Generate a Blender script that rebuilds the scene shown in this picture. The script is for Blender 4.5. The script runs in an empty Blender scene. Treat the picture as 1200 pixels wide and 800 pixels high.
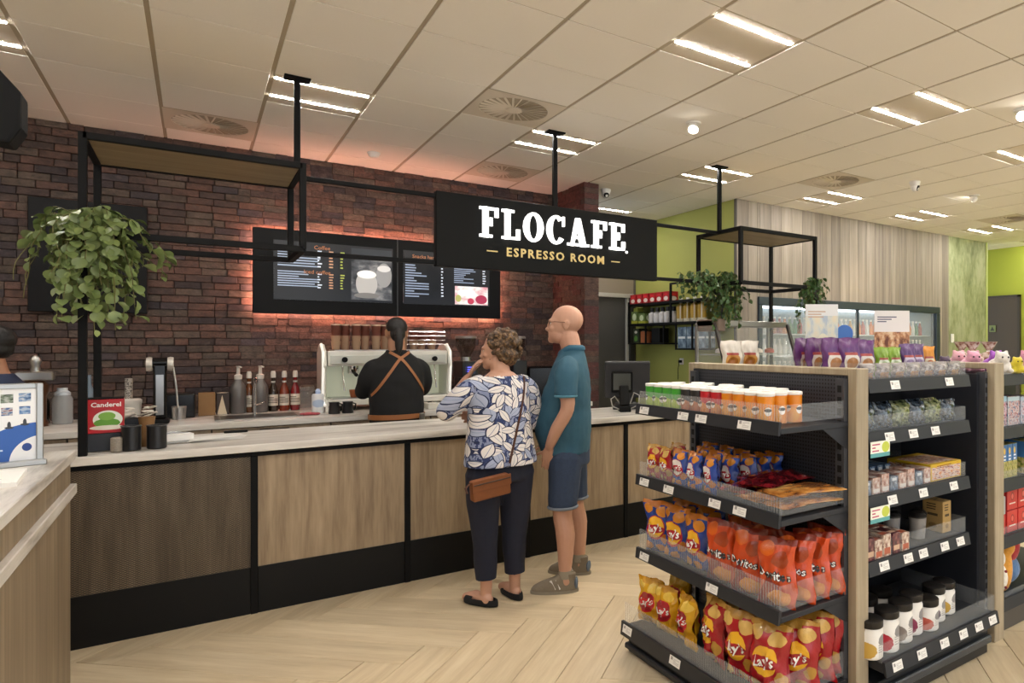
import bpy, bmesh, math, random
from mathutils import Vector, Matrix, noise as mnoise
from mathutils.bvhtree import BVHTree
random.seed(7)
PI = math.pi
SC = bpy.context.scene
COL = SC.collection

# ------------------------------------------------------------------ camera, world, exposure
cam_d = bpy.data.cameras.new('camera'); cam = bpy.data.objects.new('camera', cam_d); COL.objects.link(cam)
cam.location = (0, 0, 1.6)
cam.rotation_euler = (PI/2, 0, -0.6492)
cam_d.sensor_width = 36.0
cam_d.lens = 773.7/1200*36.0
cam_d.shift_x = -216.4/1200
cam_d.shift_y = 3.4/1200
cam_d.clip_start = 0.05
SC.camera = cam
W = bpy.data.worlds.new('world'); SC.world = W; W.use_nodes = True
W.node_tree.nodes['Background'].inputs[0].default_value = (0.86, 0.93, 1.0, 1)
W.node_tree.nodes['Background'].inputs[1].default_value = 0.9
SC.view_settings.view_transform = 'Standard'
SC.view_settings.look = 'None'
SC.view_settings.gamma = 1.0
SC.view_settings.use_curve_mapping = False
SC.view_settings.exposure = 1.1
SC.cycles.use_denoising = True
SC.cycles.max_bounces = 8
SC.cycles.diffuse_bounces = 5
SC.cycles.transparent_max_bounces = 16
SC.cycles.sample_clamp_indirect = 6.0
SC.cycles.caustics_reflective = False
SC.cycles.caustics_refractive = False
STRIP_POWER = 84.0
CEIL = 3.354

# ------------------------------------------------------------------ materials
def C(h):
    h = h.lstrip('#')
    def lin(c):
        c /= 255.0
        return c/12.92 if c <= 0.04045 else ((c+0.055)/1.055)**2.4
    return (lin(int(h[0:2],16)), lin(int(h[2:4],16)), lin(int(h[4:6],16)), 1.0)

_mats = {}
def new_mat(name):
    m = bpy.data.materials.new(name); m.use_nodes = True
    nt = m.node_tree
    return m, nt, nt.nodes['Principled BSDF']
def nd(nt, typ, **kw):
    n = nt.nodes.new(typ)
    for k, v in kw.items(): setattr(n, k, v)
    return n
def L(nt, a, b): nt.links.new(a, b)
def val(nt, op, a, b=None, c=None):
    n = nd(nt, 'ShaderNodeMath', operation=op)
    for i, x in enumerate((a, b, c)):
        if x is None: continue
        if isinstance(x, (int, float)): n.inputs[i].default_value = x
        else: L(nt, x, n.inputs[i])
    return n.outputs[0]
def mixc(nt, f, a, b, mode='MIX'):
    n = nd(nt, 'ShaderNodeMix', data_type='RGBA', blend_type=mode)
    for s, x in ((n.inputs[0], f), (n.inputs[6], a), (n.inputs[7], b)):
        if isinstance(x, (int, float)): s.default_value = x
        elif isinstance(x, tuple): s.default_value = x
        else: L(nt, x, s)
    return n.outputs[2]
def noise_n(nt, vec, scale, detail=3, rough=.55):
    n = nd(nt, 'ShaderNodeTexNoise'); n.inputs['Scale'].default_value = scale
    n.inputs['Detail'].default_value = detail; n.inputs['Roughness'].default_value = rough
    if vec is not None: L(nt, vec, n.inputs['Vector'])
    return n
def mapped(nt, scale=(1,1,1), loc=(0,0,0), src='Object', jitter=False):
    tc = nd(nt, 'ShaderNodeTexCoord'); mp = nd(nt, 'ShaderNodeMapping')
    v = tc.outputs[src]
    if jitter:
        oi = nd(nt, 'ShaderNodeObjectInfo')
        cb = nd(nt, 'ShaderNodeCombineXYZ')
        k = val(nt, 'MULTIPLY', oi.outputs['Random'], 57.0)
        for i in range(3): L(nt, k, cb.inputs[i])
        ad = nd(nt, 'ShaderNodeVectorMath', operation='ADD'); L(nt, v, ad.inputs[0]); L(nt, cb.outputs[0], ad.inputs[1]); v = ad.outputs[0]
    mp.inputs['Scale'].default_value = scale; mp.inputs['Location'].default_value = loc
    L(nt, v, mp.inputs['Vector'])
    return mp.outputs[0]
def ramp(nt, fac, stops):
    r = nd(nt, 'ShaderNodeValToRGB')
    e = r.color_ramp.elements
    while len(e) < len(stops): e.new(0.5)
    for i, (p, c) in enumerate(stops): e[i].position = p; e[i].color = c
    L(nt, fac, r.inputs[0]); return r.outputs[0]
def add_bump(nt, b, h, strength=.2, dist=.005):
    bp = nd(nt, 'ShaderNodeBump'); bp.inputs['Strength'].default_value = strength; bp.inputs['Distance'].default_value = dist
    L(nt, h, bp.inputs['Height']); L(nt, bp.outputs[0], b.inputs['Normal'])

def M(name, col='#808080', rough=.5, metal=0.0, spec=.5, var=0.0, scale=18, bump=0.0, emit=0.0, alpha=1.0, trans=0.0, coat=0.0, sheen=0.0):
    if name in _mats: return _mats[name]
    m, nt, b = new_mat(name)
    c = C(col) if isinstance(col, str) else col
    b.inputs['Base Color'].default_value = c
    b.inputs['Roughness'].default_value = rough; b.inputs['Metallic'].default_value = metal
    b.inputs['Alpha'].default_value = alpha; b.inputs['Specular IOR Level'].default_value = spec
    b.inputs['Transmission Weight'].default_value = trans
    b.inputs['Coat Weight'].default_value = coat
    b.inputs['Sheen Weight'].default_value = sheen
    if emit:
        b.inputs['Emission Color'].default_value = c; b.inputs['Emission Strength'].default_value = emit
    if var or bump:
        n = noise_n(nt, mapped(nt), scale)
        if var:
            lo = tuple(x*(1-var) for x in c[:3])+(1,); hi = tuple(min(1, x*(1+var)) for x in c[:3])+(1,)
            L(nt, mixc(nt, n.outputs[0], lo, hi), b.inputs['Base Color'])
        if bump: add_bump(nt, b, n.outputs[0], bump, .004)
    _mats[name] = m; return m

def wood(name, c1, c2, c3=None, scale=(14,14,.7), rough=.5, jitter=True, vary=.18, bump=.08, src='Object'):
    if name in _mats: return _mats[name]
    m, nt, b = new_mat(name)
    v = mapped(nt, scale, jitter=jitter, src=src)
    n = noise_n(nt, v, 1.0, 6, .62); n2 = noise_n(nt, v, 5.0, 3, .5)
    f = val(nt, 'ADD', val(nt, 'MULTIPLY', n.outputs[0], .75), val(nt, 'MULTIPLY', n2.outputs[0], .25))
    st = [(.32, C(c1)), (.5, C(c3 or c2)), (.66, C(c2))]
    col = ramp(nt, f, st)
    oi = nd(nt, 'ShaderNodeObjectInfo')
    br = val(nt, 'ADD', val(nt, 'MULTIPLY', oi.outputs['Random'], vary), 1-vary/2)
    hsv = nd(nt, 'ShaderNodeHueSaturation'); L(nt, col, hsv.inputs['Color']); L(nt, br, hsv.inputs['Value'])
    L(nt, hsv.outputs[0], b.inputs['Base Color']); b.inputs['Roughness'].default_value = rough
    add_bump(nt, b, f, bump, .003)
    _mats[name] = m; return m

def printed(name, base, items, rough=.4, src='UV', emit=0.0, coat=0.0, metal=0.0, crinkle=0.0):
    """Flat print laid over a surface's UVs. item = (kind, cx, cy, rx, ry, colour[, wobble])."""
    if name in _mats: return _mats[name]
    m, nt, b = new_mat(name)
    tc = nd(nt, 'ShaderNodeTexCoord'); sp = nd(nt, 'ShaderNodeSeparateXYZ'); L(nt, tc.outputs[src], sp.inputs[0])
    u, v = sp.outputs[0], sp.outputs[1]
    nz = noise_n(nt, tc.outputs[src], 9.0, 3)
    cur = C(base)
    for it in items:
        kind, cx, cy, rx, ry, colr = it[:6]; wob = it[6] if len(it) > 6 else 0.0
        du = val(nt, 'DIVIDE', val(nt, 'SUBTRACT', u, cx), rx); dv = val(nt, 'DIVIDE', val(nt, 'SUBTRACT', v, cy), ry)
        if kind == 'e': d = val(nt, 'ADD', val(nt, 'MULTIPLY', du, du), val(nt, 'MULTIPLY', dv, dv))
        elif kind == 'tri': d = val(nt, 'ADD', val(nt, 'ABSOLUTE', du), dv)
        elif kind == 'lines':   # rows of text too small to read: broken dashes inside a rectangle
            d = val(nt, 'MAXIMUM', val(nt, 'ABSOLUTE', du), val(nt, 'ABSOLUTE', dv))
        elif kind == 'noise':   # mottled picture inside a rectangle
            d = val(nt, 'MAXIMUM', val(nt, 'ABSOLUTE', du), val(nt, 'ABSOLUTE', dv))
        else: d = val(nt, 'MAXIMUM', val(nt, 'ABSOLUTE', du), val(nt, 'ABSOLUTE', dv))
        if wob: d = val(nt, 'ADD', d, val(nt, 'MULTIPLY', val(nt, 'SUBTRACT', nz.outputs[0], .5), wob))
        msk = val(nt, 'LESS_THAN', d, 1.0)
        if kind == 'lines':
            rows = it[7] if len(it) > 7 else 6
            fr = val(nt, 'FRACT', val(nt, 'MULTIPLY', val(nt, 'ADD', dv, 1.0), rows/2))
            ln = val(nt, 'MULTIPLY', val(nt, 'GREATER_THAN', fr, .3), val(nt, 'LESS_THAN', fr, .75))
            fl = val(nt, 'FLOOR', val(nt, 'MULTIPLY', val(nt, 'ADD', dv, 1.0), rows/2))
            wn = nd(nt, 'ShaderNodeTexWhiteNoise', noise_dimensions='1D'); L(nt, val(nt, 'ADD', fl, cx*13.7), wn.inputs['W'])
            ends = val(nt, 'LESS_THAN', du, val(nt, 'SUBTRACT', val(nt, 'MULTIPLY', wn.outputs[0], 1.5), .3))
            msk = val(nt, 'MULTIPLY', msk, val(nt, 'MULTIPLY', ln, ends))
        if kind == 'noise':
            n2 = noise_n(nt, tc.outputs[src], it[8] if len(it) > 8 else 14.0, 4)
            colx = ramp(nt, n2.outputs[0], [(.38, C(colr)), (.5, C(it[7])), (.62, C(it[9] if len(it) > 9 else colr))])
            cur = mixc(nt, msk, cur, colx)
        else:
            cur = mixc(nt, msk, cur, C(colr))
    if isinstance(cur, tuple): b.inputs['Base Color'].default_value = cur
    else: L(nt, cur, b.inputs['Base Color'])
    b.inputs['Roughness'].default_value = rough; b.inputs['Coat Weight'].default_value = coat; b.inputs['Metallic'].default_value = metal
    if crinkle:
        nb = noise_n(nt, mapped(nt, (26,26,16)), 1.0, 4, .6); add_bump(nt, b, nb.outputs[0], crinkle, .012)
    if emit:
        if isinstance(cur, tuple): b.inputs['Emission Color'].default_value = cur
        else: L(nt, cur, b.inputs['Emission Color'])
        b.inputs['Emission Strength'].default_value = emit
    _mats[name] = m; return m

# ------------------------------------------------------------------ mesh builder
class MB:
    def __init__(self): self.v = []; self.f = []; self.m = []; self.uv = []
    def face(self, idx, mi=0, uv=None):
        self.f.append(tuple(idx)); self.m.append(mi); self.uv.append(uv)
    def box(self, x0, x1, y0, y1, z0, z1, mi=0):
        b = len(self.v)
        self.v += [(x0,y0,z0),(x1,y0,z0),(x1,y1,z0),(x0,y1,z0),(x0,y0,z1),(x1,y0,z1),(x1,y1,z1),(x0,y1,z1)]
        U = [(0,0),(1,0),(1,1),(0,1)]
        for q in ((0,1,5,4),(1,2,6,5),(2,3,7,6),(3,0,4,7),(4,5,6,7),(3,2,1,0)):
            self.face([b+i for i in q], mi, U)
        return self
    def xf(self, start, mat):
        for i in range(start, len(self.v)): self.v[i] = tuple(mat @ Vector(self.v[i]))
        return self
    def bar(self, a, b, w, h=None, mi=0, up=(0,0,1)):
        """square-section bar from a to b"""
        h = h or w; a = Vector(a); b = Vector(b); d = (b-a); ln = d.length; d.normalize()
        u = Vector(up)
        if abs(d.dot(u)) > .99: u = Vector((0,1,0))
        s = d.cross(u).normalized(); t = s.cross(d).normalized()
        k = len(self.v)
        self.box(-w/2, w/2, 0, ln, -h/2, h/2, mi)
        m = Matrix((s, d, t)).transposed().to_4x4(); m.translation = a
        return self.xf(k, m)
    def lathe(self, prof, n=16, c=(0,0,0), mi=0, mats=None, capb=True, capt=True):
        b = len(self.v); zs = [p[1] for p in prof]; z0, z1 = min(zs), max(zs); dz = (z1-z0) or 1
        for r, z in prof:
            for i in range(n):
                a = 2*PI*i/n - PI/2
                self.v.append((c[0]+r*math.cos(a), c[1]+r*math.sin(a), c[2]+z))
        for j in range(len(prof)-1):
            for i in range(n):
                i2 = (i+1) % n
                u0, u1 = (i/n+.5) % 1.0, ((i+1)/n+.5) % 1.0
                if u1 < u0: u1 = 1.0
                w0, w1 = (prof[j][1]-z0)/dz, (prof[j+1][1]-z0)/dz
                self.face((b+j*n+i, b+j*n+i2, b+(j+1)*n+i2, b+(j+1)*n+i), mats[j] if mats else mi, [(u0,w0),(u1,w0),(u1,w1),(u0,w1)])
        if capb and prof[0][0] > 1e-4: self.face([b+i for i in range(n)][::-1], mats[0] if mats else mi)
        if capt and prof[-1][0] > 1e-4: self.face([b+(len(prof)-1)*n+i for i in range(n)], mats[-1] if mats else mi)
        return self
    def tube(self, pts, r, n=8, mi=0, closed=False, caps=True, flat=None, upv=(0,0,1)):
        pts = [Vector(p) for p in pts]; N = len(pts)
        rs = r if isinstance(r, (list, tuple)) else [r]*N
        b = len(self.v); prev = None
        for k, p in enumerate(pts):
            if closed: d = pts[(k+1) % N]-pts[k-1]
            else: d = pts[min(k+1, N-1)]-pts[max(k-1, 0)]
            d.normalize()
            if prev is None:
                u = Vector(upv)
                if abs(d.dot(u)) > .95: u = Vector((0,1,0)) if abs(d.y) < .9 else Vector((1,0,0))
                s = d.cross(u).normalized()
            else:
                s = (prev - d*prev.dot(d)).normalized()
            prev = s; t = s.cross(d)
            for i in range(n):
                a = 2*PI*i/n
                self.v.append(tuple(p + s*(math.cos(a)*rs[k]) + t*(math.sin(a)*rs[k]*(flat or 1))))
        for k in range(N if closed else N-1):
            k2 = (k+1) % N
            for i in range(n):
                i2 = (i+1) % n
                self.face((b+k*n+i, b+k*n+i2, b+k2*n+i2, b+k2*n+i), mi, [(i/n,k/N),((i+1)/n,k/N),((i+1)/n,(k+1)/N),(i/n,(k+1)/N)])
        if caps and not closed:
            self.face([b+i for i in range(n)][::-1], mi); self.face([b+(N-1)*n+i for i in range(n)], mi)
        return self
    def prism(self, poly, mat, depth, mi=0):
        """2-D polygon (x, z) extruded along +y by depth, then placed by a matrix"""
        b = len(self.v); n = len(poly)
        xs = [p[0] for p in poly]; zs = [p[1] for p in poly]; x0, x1, z0, z1 = min(xs), max(xs), min(zs), max(zs)
        uv = [((p[0]-x0)/((x1-x0) or 1), (p[1]-z0)/((z1-z0) or 1)) for p in poly]
        for y in (0, depth):
            for p in poly: self.v.append(tuple(mat @ Vector((p[0], y, p[1]))))
        self.face([b+i for i in range(n)], mi, uv); self.face([b+n+i for i in range(n)][::-1], mi, uv[::-1])
        for i in range(n):
            i2 = (i+1) % n; self.face((b+i2, b+i, b+n+i, b+n+i2), mi, [(0,0),(1,0),(1,1),(0,1)])
        return self
    def sphere(self, c, r, n=12, m=8, mi=0, rot=None):
        r = r if isinstance(r, (list, tuple)) else (r, r, r)
        b = len(self.v); R = rot or Matrix.Identity(3)
        for j in range(1, m):
            t = PI*j/m
            for i in range(n):
                a = 2*PI*i/n
                p = Vector((r[0]*math.sin(t)*math.cos(a), r[1]*math.sin(t)*math.sin(a), -r[2]*math.cos(t)))
                self.v.append(tuple(R @ p + Vector(c)))
        self.v.append(tuple(R @ Vector((0,0,-r[2]))+Vector(c))); self.v.append(tuple(R @ Vector((0,0,r[2]))+Vector(c)))
        lo, hi = b+(m-1)*n, b+(m-1)*n+1
        for i in range(n):
            i2 = (i+1) % n
            self.face((lo, b+i2, b+i), mi); self.face((hi, b+(m-2)*n+i, b+(m-2)*n+i2), mi)
            for j in range(m-2): self.face((b+j*n+i, b+j*n+i2, b+(j+1)*n+i2, b+(j+1)*n+i), mi)
        return self
    def loft(self, rings, n=20, mi=0, power=2.0):
        """rings: (cx, cy, cz, rx, ry) horizontal super-ellipses bottom to top, capped"""
        b = len(self.v)
        for cx, cy, cz, rx, ry in rings:
            for i in range(n):
                a = 2*PI*i/n; ca, sa = math.cos(a), math.sin(a)
                self.v.append((cx+rx*math.copysign(abs(ca)**(2/power), ca), cy+ry*math.copysign(abs(sa)**(2/power), sa), cz))
        for j in range(len(rings)-1):
            for i in range(n):
                i2 = (i+1) % n; self.face((b+j*n+i, b+j*n+i2, b+(j+1)*n+i2, b+(j+1)*n+i), mi)
        self.face([b+i for i in range(n)][::-1], mi); self.face([b+(len(rings)-1)*n+i for i in range(n)], mi)
        return self
    def mesh(self, name, mats, bevel=0.0, smooth=None, seg=1):
        me = bpy.data.meshes.new(name)
        me.from_pydata(self.v, [], self.f)
        mats = mats if isinstance(mats, (list, tuple)) else [mats]
        for m in mats: me.materials.append(m)
        me.polygons.foreach_set('material_index', self.m)
        uvl = me.uv_layers.new(name='UVMap')
        for p, uv in zip(me.polygons, self.uv):
            if uv:
                for li, q in zip(p.loop_indices, uv): uvl.data[li].uv = q
        if bevel:
            bm = bmesh.new(); bm.from_mesh(me)
            bmesh.ops.remove_doubles(bm, verts=bm.verts, dist=1e-6)
            es = [e for e in bm.edges if len(e.link_faces) == 2 and e.calc_face_angle(0) > .5]
            bmesh.ops.bevel(bm, geom=es, offset=bevel, segments=seg, affect='EDGES', profile=.6, clamp_overlap=True)
            bm.to_mesh(me); bm.free()
        if smooth:
            me.polygons.foreach_set('use_smooth', [True]*len(me.polygons))
            me.set_sharp_from_angle(angle=smooth)
        me.update(); return me
    def build(self, name, mats, parent=None, bevel=0.0, smooth=None, loc=None, rz=0, seg=1, kind=None, label=None):
        o = bpy.data.objects.new(name, self.mesh(name, mats, bevel, smooth, seg)); COL.objects.link(o)
        if parent: o.parent = parent
        if loc: o.location = loc
        if rz: o.rotation_euler = (0,0,rz)
        if kind: o['kind'] = kind
        if label: o['label'] = label
        return o
def B(*a, **k): return MB().box(*a, **k)
def part(name, me, parent, loc=(0,0,0), rot=(0,0,0), scale=None, kind=None):
    o = bpy.data.objects.new(name, me); COL.objects.link(o); o.parent = parent; o.location = loc; o.rotation_euler = rot
    if scale: o.scale = scale
    if kind: o['kind'] = kind
    return o
def tag(o, label, cat, group=None, kind=None):
    o['label'] = label; o['category'] = cat
    if group: o['group'] = group
    if kind: o['kind'] = kind
    return o
def thing(name, label, cat, loc=(0,0,0), rz=0, group=None):
    o = bpy.data.objects.new(name, None); COL.objects.link(o); o.location = loc; o.rotation_euler = (0,0,rz); o.empty_display_size = .1
    return tag(o, label, cat, group)
def structure(o): o['kind'] = 'structure'; return o
def struct_empty(name, loc=(0,0,0)):
    o = bpy.data.objects.new(name, None); COL.objects.link(o); o.location = loc; o['kind'] = 'structure'; return o
def copy_tree(o, loc=None, rz=None, label=None, parent=None, scale=None):
    c = o.copy(); COL.objects.link(c); c.parent = parent
    if loc is not None: c.location = loc
    if rz is not None: c.rotation_euler = (c.rotation_euler[0], c.rotation_euler[1], rz)
    if label: c['label'] = label
    if scale: c.scale = scale
    for ch in o.children: copy_tree(ch, parent=c)
    return c
_tmp = bpy.data.scenes.new('workshop')      # small side scene in which text and fused shapes are turned into meshes
def evaluated_mesh(o):
    _tmp.collection.objects.link(o); vl = _tmp.view_layers[0]; vl.update(); dg = vl.depsgraph
    me = bpy.data.meshes.new_from_object(o.evaluated_get(dg)); _tmp.collection.objects.unlink(o); return me
def text_mesh(name, s, size, depth, mat, bold=0.0, align='CENTER', spacing=1.0, res=2):
    """built-in font as a mesh standing in the x-z plane, facing -y"""
    cu = bpy.data.curves.new(name, 'FONT'); cu.body = s; cu.size = size; cu.extrude = depth/2; cu.offset = bold
    cu.align_x = align; cu.align_y = 'CENTER'; cu.resolution_u = res; cu.space_character = spacing
    o = bpy.data.objects.new(name, cu); me = evaluated_mesh(o)
    bpy.data.objects.remove(o); bpy.data.curves.remove(cu)
    me.transform(Matrix.Rotation(PI/2, 4, 'X')); me.materials.clear(); me.materials.append(mat); me.name = name
    return me
def remesh(mb, name, voxel, smooth=6, factor=.5, mats=None):
    me = mb.mesh(name, mats or [])
    o = bpy.data.objects.new(name, me)
    r = o.modifiers.new('r', 'REMESH'); r.mode = 'VOXEL'; r.voxel_size = voxel
    if smooth:
        s = o.modifiers.new('s', 'SMOOTH'); s.iterations = smooth; s.factor = factor
    out = evaluated_mesh(o); bpy.data.objects.remove(o); bpy.data.meshes.remove(me)
    out.materials.clear()
    for m in (mats or []): out.materials.append(m)
    out.polygons.foreach_set('material_index', [0]*len(out.polygons))
    out.polygons.foreach_set('use_smooth', [True]*len(out.polygons)); out.name = name; out.update()
    return out
def bvh_of(me): return BVHTree.FromPolygons([v.co.copy() for v in me.vertices], [tuple(p.vertices) for p in me.polygons])

# shared materials
BLACK = M('black metal', '#060607', .6, spec=.2)
BLACKM = M('matte black', '#070708', .65, spec=.25)
SHELFGREY = M('anthracite shelf metal', '#2c2e33', .5, .1, spec=.35)
DARKPANEL = M('dark perforated panel', '#15171b', .5, spec=.3)
STEEL = M('brushed steel', '#b4b4b2', .28, .95)
CHROME = M('chrome', '#dedede', .12, 1.0)
WHITE = M('white plastic', '#eceae6', .4)
PAPER = M('white paper', '#f2f0ec', .7)
GLASS = M('clear glass', '#e8f0ee', .05, 0, alpha=.12)
PLEXI = M('clear plastic', '#dfe4e8', .06, 0, alpha=.085)
# ================================================================== THE SETTING
CF, CYAW, CCX, CCY = 773.7, 0.6492, 816.4, 403.4
def seen(x, y, z, m=60):
    """rough test whether a point falls in the picture (used only to choose which of many alike pieces are singled out)"""
    r = x*math.cos(CYAW)-y*math.sin(CYAW); d = x*math.sin(CYAW)+y*math.cos(CYAW)
    if d < .3: return None
    px = CCX+CF*r/d; py = CCY-CF*(z-1.6)/d
    return d if (-m < px < 1200+m and -m < py < 800+m) else None

# ---- floor: herringbone of oak planks, 45 degrees to the walls
PLK = wood('oak floor plank', '#bfab8c', '#d9c9ac', '#cebc9d', scale=(1.4,16,16), rough=.36, vary=.13, bump=.02)
floor = structure(B(-3.4, 11.9, -3.6, 8.5, -.12, -.006).build('floor', M('floor joint', '#5f5140', .6)))
pw, pl = .205, 1.23
plank_me = B(0, pl-.0025, 0, pw-.0025, -.02, 0).mesh('plank', PLK, bevel=.0012)
s2 = math.sqrt(.5); cand = []
u0, v0 = -1.91, 3.075
for t in range(-9, 10):
    for k in range(-60, 60):
        uk, vk = u0+k*pw-t*pl, v0+k*pw+t*pl
        for kind in 'AB':
            if kind == 'B': cu, cv = uk-pl/2, vk+pw/2; ou, ov, ang = uk-pl, vk, -PI/4
            else: cu, cv = uk+pw/2, vk+pw-pl/2; ou, ov, ang = uk+pw, vk+pw-pl, PI/4
            # u = (x-y)/sqrt2, v = (x+y)/sqrt2
            x, y = (cu+cv)*s2, (cv-cu)*s2
            ox, oy = (ou+ov)*s2, (ov-ou)*s2
            cand.append((x, y, ox, oy, ang))
placed = []
for x, y, ox, oy, ang in cand:
    if not (-3.3 < x < 11.5 and -3.4 < y < 8.2): continue
    ex, ey = x*1.0, y
    d = None
    for q in (-.5, 0, .5):
        px, py = x+math.cos(ang)*q*pl, y+math.sin(ang)*q*pl
        dd = seen(px, py, 0, 40)
        if dd and (py < 4.9): d = dd
    placed.append((0 if d else 1, d or math.hypot(x, y), ox, oy, ang))
placed.sort()
rest = MB()
for n, (hid, d, ox, oy, ang) in enumerate(placed):
    if n < 290 and not hid:
        part('plank', plank_me, floor, (ox, oy, 0), (0, 0, ang))
    else:
        k = len(rest.v); rest.box(0, pl-.002, 0, pw-.002, -.02, 0)
        rest.xf(k, Matrix.Translation((ox, oy, 0)) @ Matrix.Rotation(ang, 4, 'Z'))
rest.build('planks', wood('oak floor plank far', '#bfab8c', '#d9c9ac', '#cebc9d', scale=(3,3,3), rough=.34, jitter=False, vary=0, bump=.0), floor, kind='stuff')

# ---- ceiling: 60 cm tiles between flat profiles
TILE = M('ceiling tile', '#f6f2ec', .9, var=.015, scale=60)
PROF = M('ceiling profile', '#b3a793', .7)
ceiling = structure(B(-3.4, 11.9, -3.6, 8.5, CEIL+.005, CEIL+.15).build('ceiling', PROF))
GX, GY = -.203, 5.068
tile_me = B(.012, .588, .0055, .5945, 0, .02).mesh('ceiling_tile', TILE, bevel=.002)
LIGHTS = {}
for i in range(-5, 20):
    for j in (-12, -8, -4, 0):
        if (i+2) % 3 == 0: LIGHTS[(i, j)] = 1
LIGHTS[(7, 4)] = 1
for bad in [(-5,-12),(-5,-8),(-5,-4)]: LIGHTS.pop(bad, None)
VENTS = [(0, 2), (3, -1), (4, 2), (9, -1), (15, -1)]
tl = []
for i in range(-5, 20):
    for j in range(-14, 5):
        if (i, j) in LIGHTS or (i, j) in VENTS: continue
        x, y = GX+.6*i, GY+.6*j
        d = min([q for q in (seen(x+a, y+b, CEIL, 10) for a in (0,.3,.6) for b in (0,.3,.6)) if q] or [99])
        tl.append((d, x, y))
tl.sort(); rest = MB()
for n, (d, x, y) in enumerate(tl):
    if n < 280 and d < 90: part('ceiling_tile', tile_me, ceiling, (x, y, CEIL))
    else: rest.box(x+.014, x+.586, y+.004, y+.596, CEIL, CEIL+.02)
rest.build('ceiling_tiles', TILE, ceiling, kind='stuff')

LITE = M('lit strip', (1.0, .955, .90, 1), .5, emit=STRIP_POWER)
LPLATE = M('light plate', '#d6cbb9', .6)
plate_me = MB().box(.014, .586, .004, .596, .002, .02).mesh('plate', LPLATE, bevel=.002)
strip_me = MB().box(.02, .58, -.011, .011, -.0012, .002).mesh('light_strip', LITE)
LABEL_L = {(-2,0): 'twin-strip ceiling light at the left edge above the brick wall',
 (1,0): 'twin-strip ceiling light crossed by the left black hanging pole', (4,0): 'twin-strip ceiling light just behind the pole above the sign',
 (7,0): 'twin-strip ceiling light behind the pole of the right-hand plant frame', (10,0): 'twin-strip ceiling light beside the round vent near the wood-clad wall',
 (13,0): 'small twin-strip ceiling light above the right part of the wood-clad wall', (16,0): 'far twin-strip ceiling light above the green mural panel',
 (19,0): 'farthest twin-strip ceiling light near the green end wall',
 (4,-4): 'largest twin-strip ceiling light at the top of the picture', (7,-4): 'twin-strip ceiling light second from the top, right of the big one',
 (10,-4): 'twin-strip ceiling light at the upper right edge', (7,4): 'ceiling light half hidden behind the black sign, over the back passage'}
ORD = ['first','second','third','fourth','fifth','sixth','seventh','eighth','ninth','tenth']
for (i, j) in LIGHTS:
    lab = LABEL_L.get((i, j), 'twin-strip ceiling light out of view, '+ORD[(i+5)//3]+' from the left in the '+{-12:'front window',-8:'second',-4:'third',0:'bar',4:'passage'}[j]+' row')
    t = thing('ceiling_light', lab, 'ceiling light', (GX+.6*i, GY+.6*j, CEIL), 0, 'twin-strip ceiling lights')
    part('plate', plate_me, t)
    for yy in (.075, .45): part('light_strip', strip_me, t, (0, yy, 0))

# round swirl vents
VMAT = M('vent plate', '#ddd3c4', .6)
def vent_mesh():
    m = MB(); n = 32
    b = len(m.v); R = .25
    out = []
    for k in range(n):
        a = 2*PI*k/n; ca, sa = math.cos(a), math.sin(a); q = .296/max(abs(ca), abs(sa))
        m.v.append((q*ca, q*sa, 0)); m.v.append((R*ca, R*sa, 0)); m.v.append((R*ca, R*sa, .05))
    for k in range(n):
        k2 = (k+1) % n
        m.face((b+3*k, b+3*k+1, b+3*k2+1, b+3*k2)); m.face((b+3*k+1, b+3*k+2, b+3*k2+2, b+3*k2+1))
    return m.mesh('vent_plate', VMAT)
vp_me = vent_mesh()
vd_me = MB().lathe([(.25, .05), (.249, .055)], 32).mesh('vent_back', BLACKM)
blade = MB().bar((.05,0,0), (.246,0,0), .030, .002); blade.xf(0, Matrix.Translation((0,0,.005)) @ Matrix.Rotation(math.radians(28), 4, 'X'))
blade_me = blade.mesh('vent_blade', VMAT)
hub_me = MB().lathe([(.06, -.006), (.055, .03)], 20).mesh('vent_hub', VMAT)
VL = ['round swirl air vent above the left wooden shelf frame', 'large round swirl air vent in the middle of the ceiling',
      'round swirl air vent at the top of the brick wall, left of the sign', 'round swirl air vent above the wood-clad wall', 'far round swirl air vent at the right edge of the ceiling']
for (i, j), lab in zip(VENTS, VL):
    t = thing('ceiling_vent', lab, 'air vent', (GX+.6*i+.3, GY+.6*j+.3, CEIL), 0, 'round ceiling vents')
    part('vent_plate', vp_me, t); part('vent_back', vd_me, t); part('vent_hub', hub_me, t)
    for k in range(26): part('vent_blade', blade_me, t, (0,0,0), (0,0,2*PI*k/26))

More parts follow.
